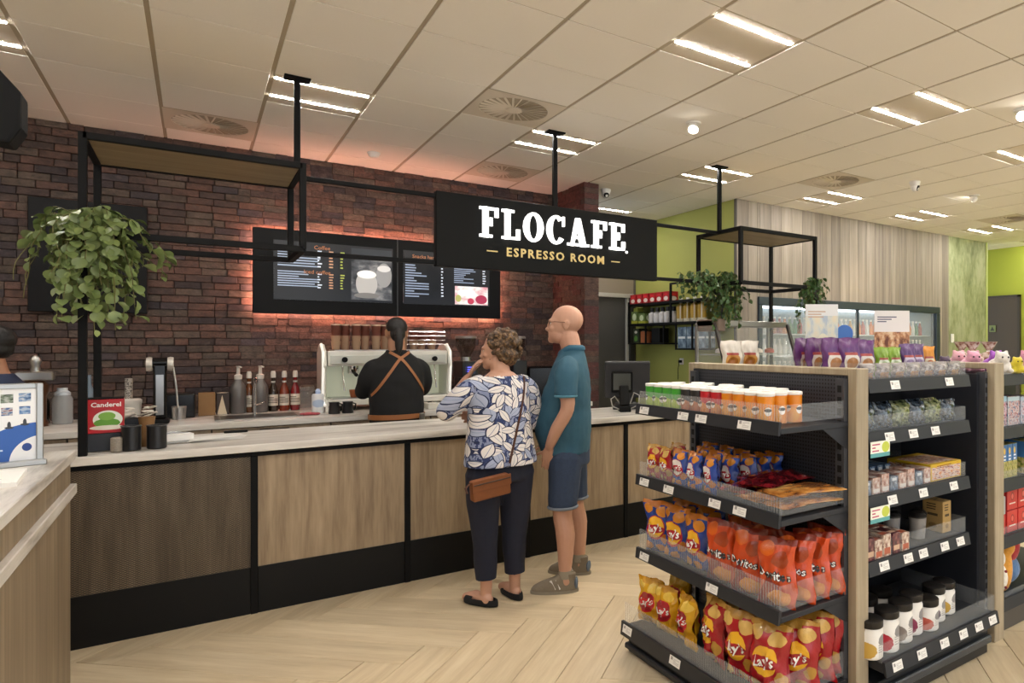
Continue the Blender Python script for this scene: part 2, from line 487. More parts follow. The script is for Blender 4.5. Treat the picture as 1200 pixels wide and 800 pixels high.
# spotlights, cameras, smoke detector
SPOT = M('spot glow', (1,.93,.82,1), .4, emit=30)
def spot(x, y, lab, aim, e):
    t = thing('ceiling_spotlight', lab, 'spotlight', (x, y, CEIL), 0, 'white ceiling spotlights')
    MB().lathe([(.06,-.012),(.062,0)], 20).build('mounting_ring', WHITE, t, smooth=.6)
    d = (Vector(aim)-Vector((x,y,CEIL-.05))).normalized(); q = d.to_track_quat('-Z','Y').to_matrix().to_4x4(); q.translation = (0,0,-.03)
    h = MB().lathe([(.036,-.034),(.042,-.035),(.042,.0),(.03,.02)], 20); h.xf(0, q); h.build('lamp_head', WHITE, t, smooth=.6)
    g = MB().lathe([(.038,-.0365),(.038,-.034)], 20); g.xf(0, q); g.build('lamp_lens', SPOT, t)
    ld = bpy.data.lights.new('spot', 'SPOT'); ld.energy = e; ld.spot_size = 1.1; ld.spot_blend = .7; ld.color = (1,.86,.7); ld.shadow_soft_size = .04
    lo = bpy.data.objects.new('spot_light', ld); COL.objects.link(lo); lo.parent = t; lo.location = Vector((0,0,-.05))+d*.06
    lo.rotation_euler = d.to_track_quat('-Z','Y').to_euler()
spot(3.14, 4.18, 'bright white ceiling spotlight above the shelf unit', (2.2, 3.2, 1.0), 60)
spot(4.92, 2.46, 'white ceiling spotlight cut by the right edge', (3.4, 1.6, 1.2), 40)
spot(7.31, 4.22, 'far white ceiling spotlight near the right wall', (7.5, 5.9, 1.8), 40)
def dome(x, y, lab, look):
    t = thing('security_camera', lab, 'security camera', (x, y, CEIL))
    MB().lathe([(.02,-.06),(.045,-.05),(.058,-.02),(.06,0)], 20).build('housing', WHITE, t, smooth=.7)
    q = Vector(look).to_track_quat('Z','Y').to_matrix().to_4x4(); q.translation = (0,0,-.055)
    e = MB().sphere((0,0,0), .045, 16, 10); e.build('eyeball', WHITE, t, smooth=1, loc=(0,0,-.06))
    k = MB().lathe([(.034,.022),(.03,.042),(.012,.044)], 16); k.xf(0, q); k.build('lens', BLACKM, t, smooth=.5)
dome(3.70, 6.58, 'white dome security camera on the ceiling beside the brick column', (-.2,-1,-.5))
dome(6.185, 4.254, 'white dome security camera on the ceiling at the right', (.4,-1,-.5))
t = thing('smoke_detector', 'small round white smoke detector above the brick wall', 'smoke detector', (1.3, 6.605, CEIL))
MB().lathe([(.03,-.045),(.045,-.03),(.05,-.012)], 20).build('sensor', WHITE, t, smooth=.6)
MB().lathe([(.055,-.012),(.055,0)], 20).build('base', WHITE, t, smooth=.6)

# ---- brick wall behind the bar
def brickmat(name, a, b):
    m, nt, bb = new_mat(name); v = mapped(nt, (1,1,1.6), jitter=True)
    n1 = noise_n(nt, v, 16, 6, .7); n2 = noise_n(nt, v, 60, 4, .6); n3 = noise_n(nt, v, 9, 5, .75)
    f = val(nt, 'ADD', val(nt, 'MULTIPLY', n1.outputs[0], .7), val(nt, 'MULTIPLY', n2.outputs[0], .3))
    col = ramp(nt, f, [(.36, C(a)), (.52, C(b)), (.68, tuple(min(1, q*1.7) for q in C(b)[:3])+(1,))])
    col = mixc(nt, val(nt, 'MULTIPLY', val(nt, 'GREATER_THAN', n3.outputs[0], .62), .35), col, C('#77665f'))
    oi = nd(nt, 'ShaderNodeObjectInfo'); hs = nd(nt, 'ShaderNodeHueSaturation'); hs.inputs['Saturation'].default_value = .88; L(nt, col, hs.inputs['Color']); L(nt, val(nt, 'ADD', val(nt, 'MULTIPLY', oi.outputs['Random'], .34), .58), hs.inputs['Value'])
    L(nt, hs.outputs[0], bb.inputs['Base Color']); bb.inputs['Roughness'].default_value = .75; add_bump(nt, bb, f, .8, .012)
    return m
BR = [brickmat('brick '+str(i), a, b) for i, (a, b) in enumerate(
    [('#3f2a23','#66463a'), ('#352622','#523d36'), ('#472e26','#6d4a3b'), ('#30282a','#493d40'), ('#40322a','#625044'), ('#2c2324','#443637'), ('#481f1b','#652e28')])]
MORT = M('dark mortar', '#282022', .9)
wall_back = structure(B(-3.4, 3.345, 7.225, 7.4, 0, CEIL+.05).build('wall_back', MORT))
bh, bw = .0612, .186
brick_mes = [[B(.0015, w-.0015, -.014, .03, .0015, bh-.0015).mesh('brick', BR[k], bevel=.0045) for k in range(6)] for w in (bw, bw*.5)]
rng = random.Random(3); bl = []
for r in range(0, 60):
    z = r*bh
    if z+bh > CEIL+.02: break
    x = -3.3 + (bw/2 if r % 2 else 0) - rng.random()*.03
    while x < 3.34:
        half = rng.random() < .22
        w = bw*.5 if half else bw
        if x+w > 3.345: w = 3.345-x; half = True
        if w < .02: break
        bl.append((x, z, w, rng.randrange(6) if rng.random() < .5 else rng.choice((0,1,4)), rng.uniform(-.010,.010)))
        x += w
def brick_vis(x, z):
    if not seen(x+.1, 7.2, z+.03, 5): return False
    if .42 < x+.1 < 2.6 and 1.9 < z < 2.62: return False
    if -1.0 < x+.1 < -.35 and 1.88 < z < 2.7: return False
    return z > 1.02
bl.sort(key=lambda q: (not brick_vis(q[0], q[1]), math.hypot(q[0]*.6+7.2*.8, 0)+abs(q[1]-2)*.1))
rest = [MB() for _ in BR]
for n, (x, z, w, k, dy) in enumerate(bl):
    std = 0 if abs(w-bw) < 1e-6 else 1 if abs(w-bw*.5) < 1e-6 else None
    if n < 300 and std is not None: part('brick', brick_mes[std][k], wall_back, (x, 7.21+dy, z))
    else:
        rest[k].box(x+.0015, x+w-.0015, 7.196+dy, 7.24, z+.0015, z+bh-.0015)
allr = MB()
for k, m in enumerate(rest):
    b = len(allr.v); allr.v += m.v
    for f, uv in zip(m.f, m.uv): allr.face([b+i for i in f], k, uv)
allr.build('bricks', BR, wall_back, kind='stuff')

# brick column at the right end of the bar
wall_column = structure(B(3.36, 3.505, 6.425, 7.4, 0, CEIL+.05).build('wall_column', MORT))
rest = MB(); rng = random.Random(5)
for r in range(60):
    z = r*bh
    if z+bh > CEIL+.02: break
    y = 6.41 + (bw/2 if r % 2 else 0)
    if r % 2: rest.box(3.345+rng.uniform(-.006,.006), 3.518, 6.41, 6.41+bw/2-.002, z+.0015, z+bh-.0015, rng.choice((0,1,6,4)))
    while y < 7.2:
        first = abs(y-6.41) < .01
        rest.box(3.345+rng.uniform(-.008,.008), 3.518 if first else 3.37, y+(.0 if first else .003), min(7.215, y+bw-.0015), z+.0015, z+bh-.0015, rng.choice((6,6,6,2,0))); y += bw  # deep red bricks dominate: red light on this face put into colour
rest.build('bricks', BR, wall_column, kind='stuff')

# ---- green wall with the shelf, back passage, wood-clad wall, mural, far green wall
GREEN = M('green wall paint', '#9fa254', .8, var=.04, scale=2)
GREENF = M('bright green wall paint', '#a8b23f', .8, var=.03, scale=2)
structure(B(5.19, 5.35, 6.06, 8.5, 0, CEIL+.05).build('wall_green', GREEN))
DK = M('dark passage paint', '#57524c', .8); HEAD = M('greige lintel', '#8f8272', .7)
wp = struct_empty('wall_passage', (0,0,0))
B(3.3, 4.24, 8.33, 8.5, 0, CEIL+.05).build('wall_panel', DK, wp)
B(5.15, 5.25, 8.33, 8.5, 0, CEIL+.05).build('wall_panel', DK, wp)
B(4.24, 5.15, 8.33, 8.5, 2.34, CEIL+.05).build('lintel', HEAD, wp)
d1 = struct_empty('door_1', (4.24, 8.33, 0))
B(0, .79, .03, .07, 0, 2.28).build('door_leaf', M('dark grey door', '#4c4a48', .55), d1, bevel=.003)
B(-.02, .91, -.02, .06, 2.28, 2.34).build('door_frame_head', M('pale door trim', '#b9b4aa', .5), d1, bevel=.003)
B(.80, .825, -.01, .06, 0, 2.28).build('door_edge_strip', M('pale door trim', '#b9b4aa', .5), d1)
B(.835, .91, -.03, .06, 0, 2.28).build('door_frame_post', M('door frame dark', '#33322f', .5), d1, bevel=.003)
MB().tube([(.66,.0,1.02),(.66,-.04,1.02),(.56,-.04,1.02)], .009, 8).build('door_handle', STEEL, d1, smooth=.7)

WD = [wood('weathered cladding '+str(i), a, b, c, scale=(16,16,.55), rough=.62, vary=.1) for i, (a, b, c) in enumerate(
    [('#746b60','#a1978a','#8c8276'), ('#6d655b','#9a9084','#857b70'), ('#7b7165','#a89d8f','#93897c')])]
CX0, CX1, CZ0, CZ1 = 5.53, 9.42, .75, 2.19      # cooler opening
fr = MB()
fr.box(5.2, CX0, 6.07, 6.25, 0, CEIL+.05); fr.box(CX1, 9.705, 6.07, 6.25, 0, CEIL+.05)
fr.box(CX0, CX1, 6.07, 6.25, CZ1, CEIL+.05); fr.box(CX0, CX1, 6.07, 6.25, 0, CZ0)
wall_right = structure(fr.build('wall_right', M('cladding backing', '#4c453c', .9)))
x = 5.19; rng = random.Random(11); n = 0
while x < 9.70:
    w = min(.188, 9.705-x); mt = WD[rng.randrange(3)]
    def board(z0, z1, xa, xb): B(0, xb-xa-.003, 0, .03, 0, z1-z0).build('board', mt, wall_right, bevel=.0015, loc=(xa, 6.04, z0))
    if x+w <= CX0+.001 or x >= CX1-.001: board(0, CEIL, x, x+w)
    elif x < CX0: board(0, CEIL, x, CX0); board(CZ1, CEIL, CX0, x+w); board(0, CZ0, CX0, x+w)
    elif x+w > CX1: board(CZ1, CEIL, x, CX1); board(0, CZ0, x, CX1); board(0, CEIL, CX1, x+w)
    else: board(CZ1, CEIL, x, x+w); board(0, CZ0, x, x+w)
    x += w
# wooden trim at the corner with the green wall
structure(B(5.176, 5.192, 6.036, 6.075, 0, CEIL).build('trim_1', M('dark corner trim', '#4a453d', .5)))
# mural panel: pale green printed foliage
m_, nt, b_ = new_mat('green mural print')
v_ = mapped(nt, (2.2, 2.2, .9)); n1 = noise_n(nt, v_, 1.6, 8, .68); n2 = noise_n(nt, v_, 7, 4, .6)
f_ = val(nt, 'ADD', val(nt, 'MULTIPLY', n1.outputs[0], .7), val(nt, 'MULTIPLY', n2.outputs[0], .3))
L(nt, ramp(nt, f_, [(.34, C('#5f6a45')), (.45, C('#858d63')), (.55, C('#9fa480')), (.68, C('#adab8c'))]), b_.inputs['Base Color']); b_.inputs['Roughness'].default_value = .6
wm = structure(B(9.705, 10.86, 6.05, 6.25, 0, CEIL+.05).build('wall_mural', m_))
B(10.84, 10.875, 6.03, 6.26, 0, CEIL).build('edge_trim', M('pale green trim', '#b7c27a', .5), wm)
structure(B(11.75, 11.9, -3.6, 8.5, 0, CEIL+.05).build('wall_far', GREENF))
structure(B(10.86, 11.75, 8.3, 8.5, 0, CEIL+.05).build('wall_far_back', GREENF))
d2 = struct_empty('door_2', (11.75, 5.93, 0))
B(-.05, 0, 0, .56, 0, 2.45).build('door_leaf', M('brown door', '#4b4136', .55), d2, bevel=.003)
B(-.06, 0, -.04, 0, 0, 2.49).build('door_frame', M('brown door frame', '#3d352c', .5), d2)
B(-.06, 0, -.04, .6, 2.45, 2.49).build('door_frame', M('brown door frame', '#3d352c', .5), d2)
sg = thing('door_sign', 'small green pictogram sign on the far brown door', 'sign', (11.69, 6.33, 1.83))
B(-.008, 0, 0, .12, 0, .12).build('plate', M('door sign green', '#7d8a54', .5), sg)
mt = MB(); mt.prism([(.02,.02),(.10,.02),(.06,.1)], Matrix.Rotation(PI/2, 4, 'Z') @ Matrix.Translation((0,.0082,0)), .002); mt.build('arrow', M('sign dark', '#3a4030', .5), sg)
# side and front of the shop, out of the picture: left wall, glazed front
structure(B(-3.4, -3.25, -3.6, 7.4, 0, CEIL+.05).build('wall_left', M('plain side wall', '#b9ad9c', .85)))
wf = struct_empty('wall_front', (0,-3.6,0))
B(-3.4, 11.9, 0, .12, 0, .35).build('sill_wall', M('plain side wall', '#b9ad9c', .85), wf)
B(-3.4, 11.9, 0, .12, 2.75, CEIL+.05).build('head_wall', M('plain side wall', '#b9ad9c', .85), wf)
for k in range(9): B(-3.4+1.9*k, -3.3+1.9*k, 0, .12, .35, 2.75).build('mullion', BLACK, wf)
# light switch
t = thing('light_switch', 'small white switch plate on the wood-clad wall', 'light switch', (9.755, 6.04, 1.63))
B(0, .085, -.012, 0, 0, .14).build('plate', WHITE, t, bevel=.003); B(.02, .065, -.018, -.012, .04, .1).build('rocker', PAPER, t, bevel=.002)
# ================================================================== THE COFFEE BAR
# pale laminate worktop with long grey streaks
m_, nt, b_ = new_mat('streaked white worktop')
v_ = mapped(nt, (.9, 9, 9)); n1 = noise_n(nt, v_, 1.3, 7, .62)
L(nt, ramp(nt, n1.outputs[0], [(.34, C('#a39d95')), (.44, C('#cfc9c1')), (.56, C('#e2ded7')), (.7, C('#cfc8be'))]), b_.inputs['Base Color']); b_.inputs['Roughness'].default_value = .35
TOP = m_
m_, nt, b_ = new_mat('streaked white worktop across')
v_ = mapped(nt, (9, .9, 9)); n1 = noise_n(nt, v_, 1.3, 7, .62)
L(nt, ramp(nt, n1.outputs[0], [(.34, C('#a39d95')), (.44, C('#cfc9c1')), (.56, C('#e2ded7')), (.7, C('#cfc8be'))]), b_.inputs['Base Color']); b_.inputs['Roughness'].default_value = .35
TOPY = m_
OAK = wood('rustic oak panel', '#76634e', '#b09b80', '#99856b', scale=(12,12,1.0), rough=.5, vary=.08)
OAKG = wood('greyed oak panel', '#7d6d5b', '#a8967f', '#93826d', scale=(11,11,.7), rough=.5, vary=.06)

wt = tag(B(-1.5, 5.55, 4.68, 5.44, .965, 1.01).build('worktop', TOP, bevel=.003), 'long pale streaked worktop of the coffee bar', 'worktop')
posts_x = [-.581, .278, 1.137, 1.99, 2.845, 3.70, 4.55, 5.40]
ulab = ['counter front with black wire mesh over wood, at the left end of the bar', 'oak-panelled counter front right of the mesh panel',
        'oak-panelled counter front just left of the woman', 'oak-panelled counter front behind the couple', 'oak-panelled counter front right of the man in the blue polo',
        'oak counter front hidden behind the crisp shelves', 'last oak counter front under the glass display']
for k in range(7):
    xa, xb = posts_x[k], posts_x[k+1]; w = xb-xa
    t = thing('counter_unit', ulab[k], 'counter', (xa-.018, 4.72, 0), 0, 'coffee bar counter fronts')
    B(.036, w, .008, .03, .275, .935).build('wood_panel', OAK, t)
    B(.036, w, .0, .03, 0, .275).build('kick_panel', M('black kick panel', '#080808', .45, spec=.25), t, bevel=.002)
    B(0, .036, -.008, .04, 0, .935).build('post', BLACK, t, bevel=.002)
    B(0, w, -.004, .04, .935, .965).build('rail', BLACK, t, bevel=.002)
    B(.01, w-.01, .04, .68, .02, .96).build('carcass', M('counter carcass', '#2c2926', .7), t)
    if k == 0:
        ms = MB(); W0, W1, Z0, Z1 = .038, w-.002, .262, .935; H = Z1-Z0; pit = .019; sl = .62
        for sgn in (1, -1):
            c = -H/sl if sgn == 1 else 0
            n = int((w+H/sl)/pit)+2
            for q in range(n):
                xs = W0 - H/sl + q*pit
                # strand x = xs + (z-Z0)/sl (sgn 1) or mirrored
                za, zb = Z0, Z1; a0 = xs; a1 = xs+H/sl
                if a0 < W0: za = Z0+(W0-a0)*sl; a0 = W0
                if a1 > W1: zb = Z1-(a1-W1)*sl; a1 = W1
                if zb-za < .005: continue
                if sgn == -1: a0, a1 = W0+W1-a0, W0+W1-a1
                ms.bar((a0, .002, za), (a1, .002, zb), .0026, .0016)
        ms.build('wire_mesh', M('dark mesh wire', '#1c1813', .5), t, kind='stuff')

# ---- hanging black frames, poles, rails and sign
def flange_pole(x, lab, zb):
    t = thing('hanging_pole', lab, 'pole', (x, 5.06, CEIL), 0, 'black hanging poles')
    B(-.0175, .0175, -.0175, .0175, zb-CEIL, -.01).build('pole', BLACK, t, bevel=.002)
    B(-.075, .075, -.05, .05, -.012, 0).build('ceiling_flange', BLACK, t, bevel=.002)
flange_pole(.533, 'black ceiling pole above the left shelf frame', 2.7235)
flange_pole(2.367, 'black ceiling pole holding the sign', 2.7355)
flange_pole(4.122, 'black ceiling pole at the right-hand plant frame', 2.7235)
SHELFW = wood('oak shelf board', '#7d6d52', '#a08f70', '#8f7e60', scale=(.8,12,12), rough=.5)
def frame(name, lab, x0, x1, legs):
    y0, y1, z0, z1 = 4.74, 5.40, 2.19, 2.705
    t = thing(name, lab, 'rack', (x0, y0, 0), 0, 'black square-tube frames')
    w, d = x1-x0, y1-y0; s = .036
    for (a, b, nm) in [((0,0,z1),(w,0,z1),'rail'),((0,d,z1),(w,d,z1),'rail'),((0,0,z1),(0,d,z1),'rail'),((w,0,z1),(w,d,z1),'rail'),
                   ((0,0,z0),(w,0,z0),'rail'),((0,d,z0),(w,d,z0),'rail'),((0,0,z0),(0,d,z0),'rail'),((w,0,z0),(w,d,z0),'rail')]:
        MB().bar(a, b, s).build(nm, BLACK, t, bevel=.002)
    for px in (0, w):
        for py in (0, d):
            bot = 1.01 if (px == 0) == (legs == 'left') else z0
            MB().bar((px,py,bot), (px,py,z1+s/2), s).build('post', BLACK, t, bevel=.002)
    B(s/2, w-s/2, s/2, d-s/2, z1-.012, z1+.01).build('top_board', SHELFW, t)
    return t
frame('plant_rack', 'black tube frame with oak top board over the left end of the bar', -.475, .53, 'left')
frame('plant_rack', 'black tube frame with oak top board in front of the wood-clad wall', 4.122, 5.146, 'right')
def rail(x0, x1, z, lab):
    tag(MB().bar((x0,5.06,z), (x1,5.06,z), .03).build('connecting_rail', BLACK, bevel=.002), lab, 'rail', 'black connecting rails')
rail(.55, 1.41, 2.70, 'upper black rail between the left frame and the sign'); rail(.548, 1.41, 2.205, 'lower black rail crossing the menu screens left of the sign')
rail(3.366, 4.104, 2.70, 'upper black rail between the sign and the right frame'); rail(3.366, 4.104, 2.205, 'lower black rail between the sign and the right frame')

sg = thing('shop_sign', 'long black hanging sign with glowing white name', 'sign', (1.412, 5.03, 2.18))
SW, SH = 1.952, .555
B(0, SW, 0, .07, 0, SH).build('sign_board', M('sign black', '#070808', .6, spec=.2), sg, bevel=.003)
LET = M('glowing white letter', (1,.99,.97,1), .4, emit=.75); GOLD = M('gold letter', '#c9b173', .4, emit=.2)
def R_(x0, x1, z0, z1): return [(x0,z0),(x1,z0),(x1,z1),(x0,z1)]
def arc(cx, cz, rx, rz, a0, a1, n=18): return [(cx+rx*math.cos(math.radians(a0+(a1-a0)*i/n)), cz+rz*math.sin(math.radians(a0+(a1-a0)*i/n))) for i in range(n+1)]
def ringpoly(m, cx, cz, rx, rz, tx, tz, a0, a1, mat, dep):
    o = arc(cx, cz, rx, rz, a0, a1); i = arc(cx, cz, rx-tx, rz-tz, a0, a1)
    for k in range(len(o)-1): m.prism([o[k], o[k+1], i[k+1], i[k]][::-1], mat, dep)
def letter(ch, x, w):
    """slab-serif capitals, unit height 1"""
    m = MB(); I = Matrix.Identity(4); D = .09; st = .19; sf = .09
    P = lambda poly: m.prism(poly, I, D)
    if ch in 'FE':
        P(R_(.10, .10+st, 0, 1)); P(R_(0, .42, 0, sf)); P(R_(0, w, 1-sf, 1)); P(R_(w-.12, w, .68, 1-sf))
        P(R_(.3, w*.68, .47, .57)); P(R_(w*.68-.09, w*.68, .38, .66))
        if ch == 'E': P(R_(.3, w, 0, sf)); P(R_(w-.12, w+.02, sf, .33))
    if ch == 'L':
        P(R_(.10, .10+st, 0, 1)); P(R_(0, .42, 1-sf, 1)); P(R_(0, w, 0, sf)); P(R_(w-.13, w, sf, .36))
    if ch == 'O': ringpoly(m, w/2, .5, w/2, .515, .21, .10, 0, 360, I, D)
    if ch == 'C':
        ringpoly(m, w*.52, .5, w*.52, .515, .21, .10, 48, 322, I, D); P(R_(w*.86, w*.98, .64, .99))
    if ch == 'A':
        P([(.10,0),(.22,0),(w*.56,1),(w*.36,1)]); P([(w-.34,0),(w-.09,0),(w*.60,1),(w*.38,1)]); P(R_(.2, w-.25, .26, .35))
        P(R_(-.02, .34, 0, sf)); P(R_(w-.45, w+.02, 0, sf))
    return m
lw = {'F':.62,'L':.62,'O':.72,'C':.68,'A':.80,'E':.64}; gap = .11
tot = sum(lw[c] for c in 'FLOCAFE')+gap*6; h = .232; sx = 1.285/tot
cx = .315
for ch in 'FLOCAFE':
    m = letter(ch, 0, lw[ch]); me = m.mesh('letter', LET)
    part('letter', me, sg, (cx, -.018, .245), (0,0,0), (sx, .2, h)); cx += (lw[ch]+gap)*sx
part('tagline_lettering', text_mesh('tagline_lettering', 'ESPRESSO ROOM', .094, .006, GOLD, .0022, spacing=1.28), sg, (.965, -.004, .142))
B(0, .085, -.006, 0, .137, .146).build('dash', GOLD, sg, loc=(.375,0,0)); B(0, .085, -.006, 0, .137, .146).build('dash', GOLD, sg, loc=(1.47,0,0))
MB().lathe([(.012,0),(.012,.006)], 14).xf(0, Matrix.Rotation(PI/2,4,'X')).build('registered_mark', LET, sg, loc=(1.625, 0, .235))

# ---- menu screens with a warm light halo on the bricks
mb = thing('menu_screen', 'wide black menu screen housing with two lit displays on the brick wall', 'menu screen', (.406, 7.06, 1.88))
TW, TH = 2.255, .768
B(0, TW, 0, .07, 0, TH).build('housing', M('screen housing', '#030304', .5, spec=.2), mb, bevel=.004)
B(1.195, 1.207, -.003, .01, 0, TH).build('housing_joint', M('screen joint', '#2a2a2c', .4), mb)
SCR1 = printed('coffee menu print', '#0e1116', [('noise',.81,.5,.18,.46,'#1d2024',0,'#4a4c50',4,'#8d8c8a'), ('rect',.81,.86,.18,.10,'#262a30'), ('e',.765,.33,.095,.24,'#a9a6a2',.12), ('e',.765,.5,.085,.075,'#dcd9d4',.1), ('e',.765,.5,.06,.05,'#f0eee9',.1), ('e',.765,.12,.11,.05,'#6f6d6a',.1), ('e',.92,.5,.07,.22,'#8a8988',.1), ('e',.92,.62,.06,.06,'#c9c7c4',.1),
   ('lines',.20,.72,.17,.16,'#93a0b4',0,7), ('lines',.2,.36,.17,.14,'#93a0b4',0,7), ('lines',.365,.72,.018,.16,'#c9d0dc',0,6), ('lines',.46,.72,.018,.16,'#b98a6a',0,6), ('lines',.555,.72,.018,.16,'#9fa84a',0,6),
   ('lines',.365,.34,.018,.14,'#c9d0dc',0,6), ('lines',.46,.34,.018,.14,'#b98a6a',0,6), ('lines',.555,.34,.018,.14,'#9fa84a',0,6)], .3, emit=.38)
SCR2 = printed('snack menu print', '#0c0e13', [('noise',.78,.20,.20,.18,'#e8e6e4',0,'#d9d2cf',6,'#c98a95'), ('e',.9,.13,.07,.09,'#a02748',.5), ('e',.77,.09,.04,.06,'#b0324a',.5), ('e',.72,.27,.1,.05,'#f4f2ee',.2), ('e',.62,.14,.035,.07,'#a8a860',.4),
   ('lines',.15,.46,.13,.34,'#8d9ab0',0,14), ('lines',.435,.46,.015,.32,'#c9d0dc',0,11), ('lines',.70,.60,.13,.17,'#8d9ab0',0,9), ('lines',.935,.60,.02,.17,'#c9d0dc',0,7)], .3, emit=.38)
B(.155, 1.155, -.004, .005, .13, TH-.10).build('display', SCR1, mb); B(1.255, 2.13, -.004, .005, .13, TH-.10).build('display', SCR2, mb)
BRN = M('menu heading', '#a9693f', .4, emit=.3)
part('heading_lettering', text_mesh('heading_lettering', 'Iced coffee', .05, .002, BRN), mb, (.50, -.005, .13+.49*.535))
part('heading_lettering', text_mesh('heading_lettering', 'Coffee', .05, .002, BRN), mb, (.54, -.005, .13+.92*.535))
part('heading_lettering', text_mesh('heading_lettering', 'Snacks hartig', .05, .002, BRN), mb, (1.47, -.005, .13+.9*.535))
LED = M('warm led strip', (1.0, .42, .28, 1), .4, emit=32)
for a, b in (((.03,.085,.02),(TW-.03,.085,.02)), ((.03,.085,TH-.02),(TW-.03,.085,TH-.02)), ((.018,.085,.03),(.018,.085,TH-.03)), ((TW-.018,.085,.03),(TW-.018,.085,TH-.03))):
    MB().bar(a, b, .014).build('led_strip', LED, mb)
B(.1, TW-.1, .07, .135, .1, TH-.1).build('mount', BLACKM, mb)
tag(B(-1.025, -.318, 7.12, 7.17, 1.855, 2.738).build('wall_panel_screen', M('dark glass panel', '#060608', .5, spec=.2), bevel=.004), 'dark switched-off panel on the brick wall behind the plant', 'panel')

# ---- back counter
bt = tag(B(-1.6, 3.33, 6.20, 7.19, .955, 1.0).build('back_worktop', TOP, bevel=.003), 'pale worktop of the back counter along the brick wall', 'worktop')
rng = random.Random(2)
for k in range(6):
    xa = -1.5+.8*k; t = thing('back_cabinet', ['back cabinet at the far left under the pump flask','back cabinet under the red sweetener box','back cabinet under the steel pump bottles','back cabinet left of the barista','back cabinet under the coffee machine','back cabinet behind the couple'][k], 'cabinet', (xa, 6.22, 0), 0, 'back counter cabinets')
    B(0, .795, .02, .95, .08, .955).build('body', M('cabinet body', '#4a433b', .7), t)
    B(.003, .792, 0, .02, .80, .95).build('drawer', OAKG, t, bevel=.002)
    B(.003, .792, 0, .02, .1, .795).build('door', OAKG, t, bevel=.002)
    B(0, .795, .05, .9, 0, .08).build('plinth', BLACKM, t)
    for d in list(t.children):
        if d.name.startswith('drawer'): MB().bar((.3,-.02,.93), (.5,-.02,.93), .012).build('handle', BLACK, d)

# ---- near left counter with raised ledge
lc = thing('service_counter', 'near wooden service counter with pale top at the left edge', 'counter', (-.43, 3.9, 0))
B(-1.1, 0, -3.2, 0, 0, 1.10).build('body', wood('streaked oak side', '#6e604f', '#9c8b74', '#84745f', scale=(13,13,.5), rough=.5, vary=0), lc)
B(-1.13, .015, -3.2, .02, 1.10, 1.142).build('top', TOPY, lc, bevel=.003)
B(-.2, .02, -3.2, .012, .955, .998).build('ledge_strip', TOPY, lc, bevel=.003)
# framed poster stand on it
ps = thing('poster_stand', 'white framed poster with blue wave standing on the near left counter', 'poster stand', (-.62, 3.52, 1.142), math.radians(16))
B(-.42, .135, -.012, .012, .02, .29).build('poster', printed('blue wave poster print', '#eef0f3', [
   ('e',1.02,.02,.33,.5,'#2f5fae',0), ('rect',.3,.05,.5,.14,'#2f5fae',0), ('e',1.04,-.02,.17,.36,'#eef0f3',0), ('noise',.86,.87,.03,.06,'#2e3d2c',0,'#7b8a7a',26,'#b5b9b4'), ('noise',.945,.88,.03,.06,'#31507e',0,'#7c9cc4',26,'#c8ccd4'),
   ('noise',.86,.69,.027,.055,'#7e3340',0,'#b9bcc4',26,'#3c5f94'), ('noise',.945,.70,.027,.055,'#2f4f88',0,'#6d93c4',26,'#aebfd4'), ('rect',.73,.58,.07,.17,'#c9ccd2',.3), ('e',.87,.50,.009,.05,'#3a3d44',0), ('e',.945,.53,.009,.05,'#3a3d44',0), ('e',.87,.465,.022,.016,'#3a3d44',0), ('e',.945,.50,.022,.016,'#3a3d44',0),
   ('lines',.78,.13,.06,.05,'#c9d6ee',0,2), ('e',.955,.18,.024,.055,'#24468f',0)], .45), ps)
ALU = M('aluminium frame', '#b9bcbd', .35, .8)
B(.135, .155, -.018, .018, 0, .31).build('frame_side', ALU, ps, bevel=.003); B(-.44, -.42, -.018, .018, 0, .31).build('frame_side', ALU, ps, bevel=.003)
B(-.42, .135, -.018, .018, .29, .31).build('frame_top', ALU, ps, bevel=.003); B(-.45, .16, -.05, .05, 0, .02).build('foot', ALU, ps, bevel=.003)
part('poster_lettering', text_mesh('poster_lettering', 'prijzen', .034, .001, M('poster blue', '#2f6fc0', .5), .0008), ps, (-.04, -.0135, .25))
pd = thing('paper_pad', 'pad of white forms on the near left counter', 'paper pad', (-.60, 3.17, 1.142), math.radians(4))
B(-.3, .13, -.16, .16, 0, .014).build('sheets', PAPER, pd); B(-.3, .13, -.16, .16, .014, .0146).build('top_sheet', printed('form print', '#f0eee9', [('lines',.55,.5,.35,.36,'#b9b4b4',0,12)], .7), pd)
lf = thing('leaflet', 'red and white leaflet at the lower left edge', 'leaflet', (-.545, 2.66, 1.142), .1)
B(-.1,.1,-.08,.08,0,.004).build('sheet', printed('leaflet print', '#b5303a', [('lines',.7,.5,.25,.36,'#e8dede',0,5)], .5), lf)
# loudspeaker hanging at the upper left
sp = thing('loudspeaker', 'black loudspeaker hanging at the upper left edge', 'loudspeaker', (-.668, 3.85, 2.565)); sp.scale = (.6,.6,.6)
k = MB(); k.prism([(-.16,-.2),(.1,-.24),(.16,-.12),(.16,.12),(.02,.3),(-.16,.22)], Matrix.Identity(4), .24)
k.build('cabinet', M('speaker cabinet', '#060607', .7, spec=.2), sp, bevel=.02, seg=2)
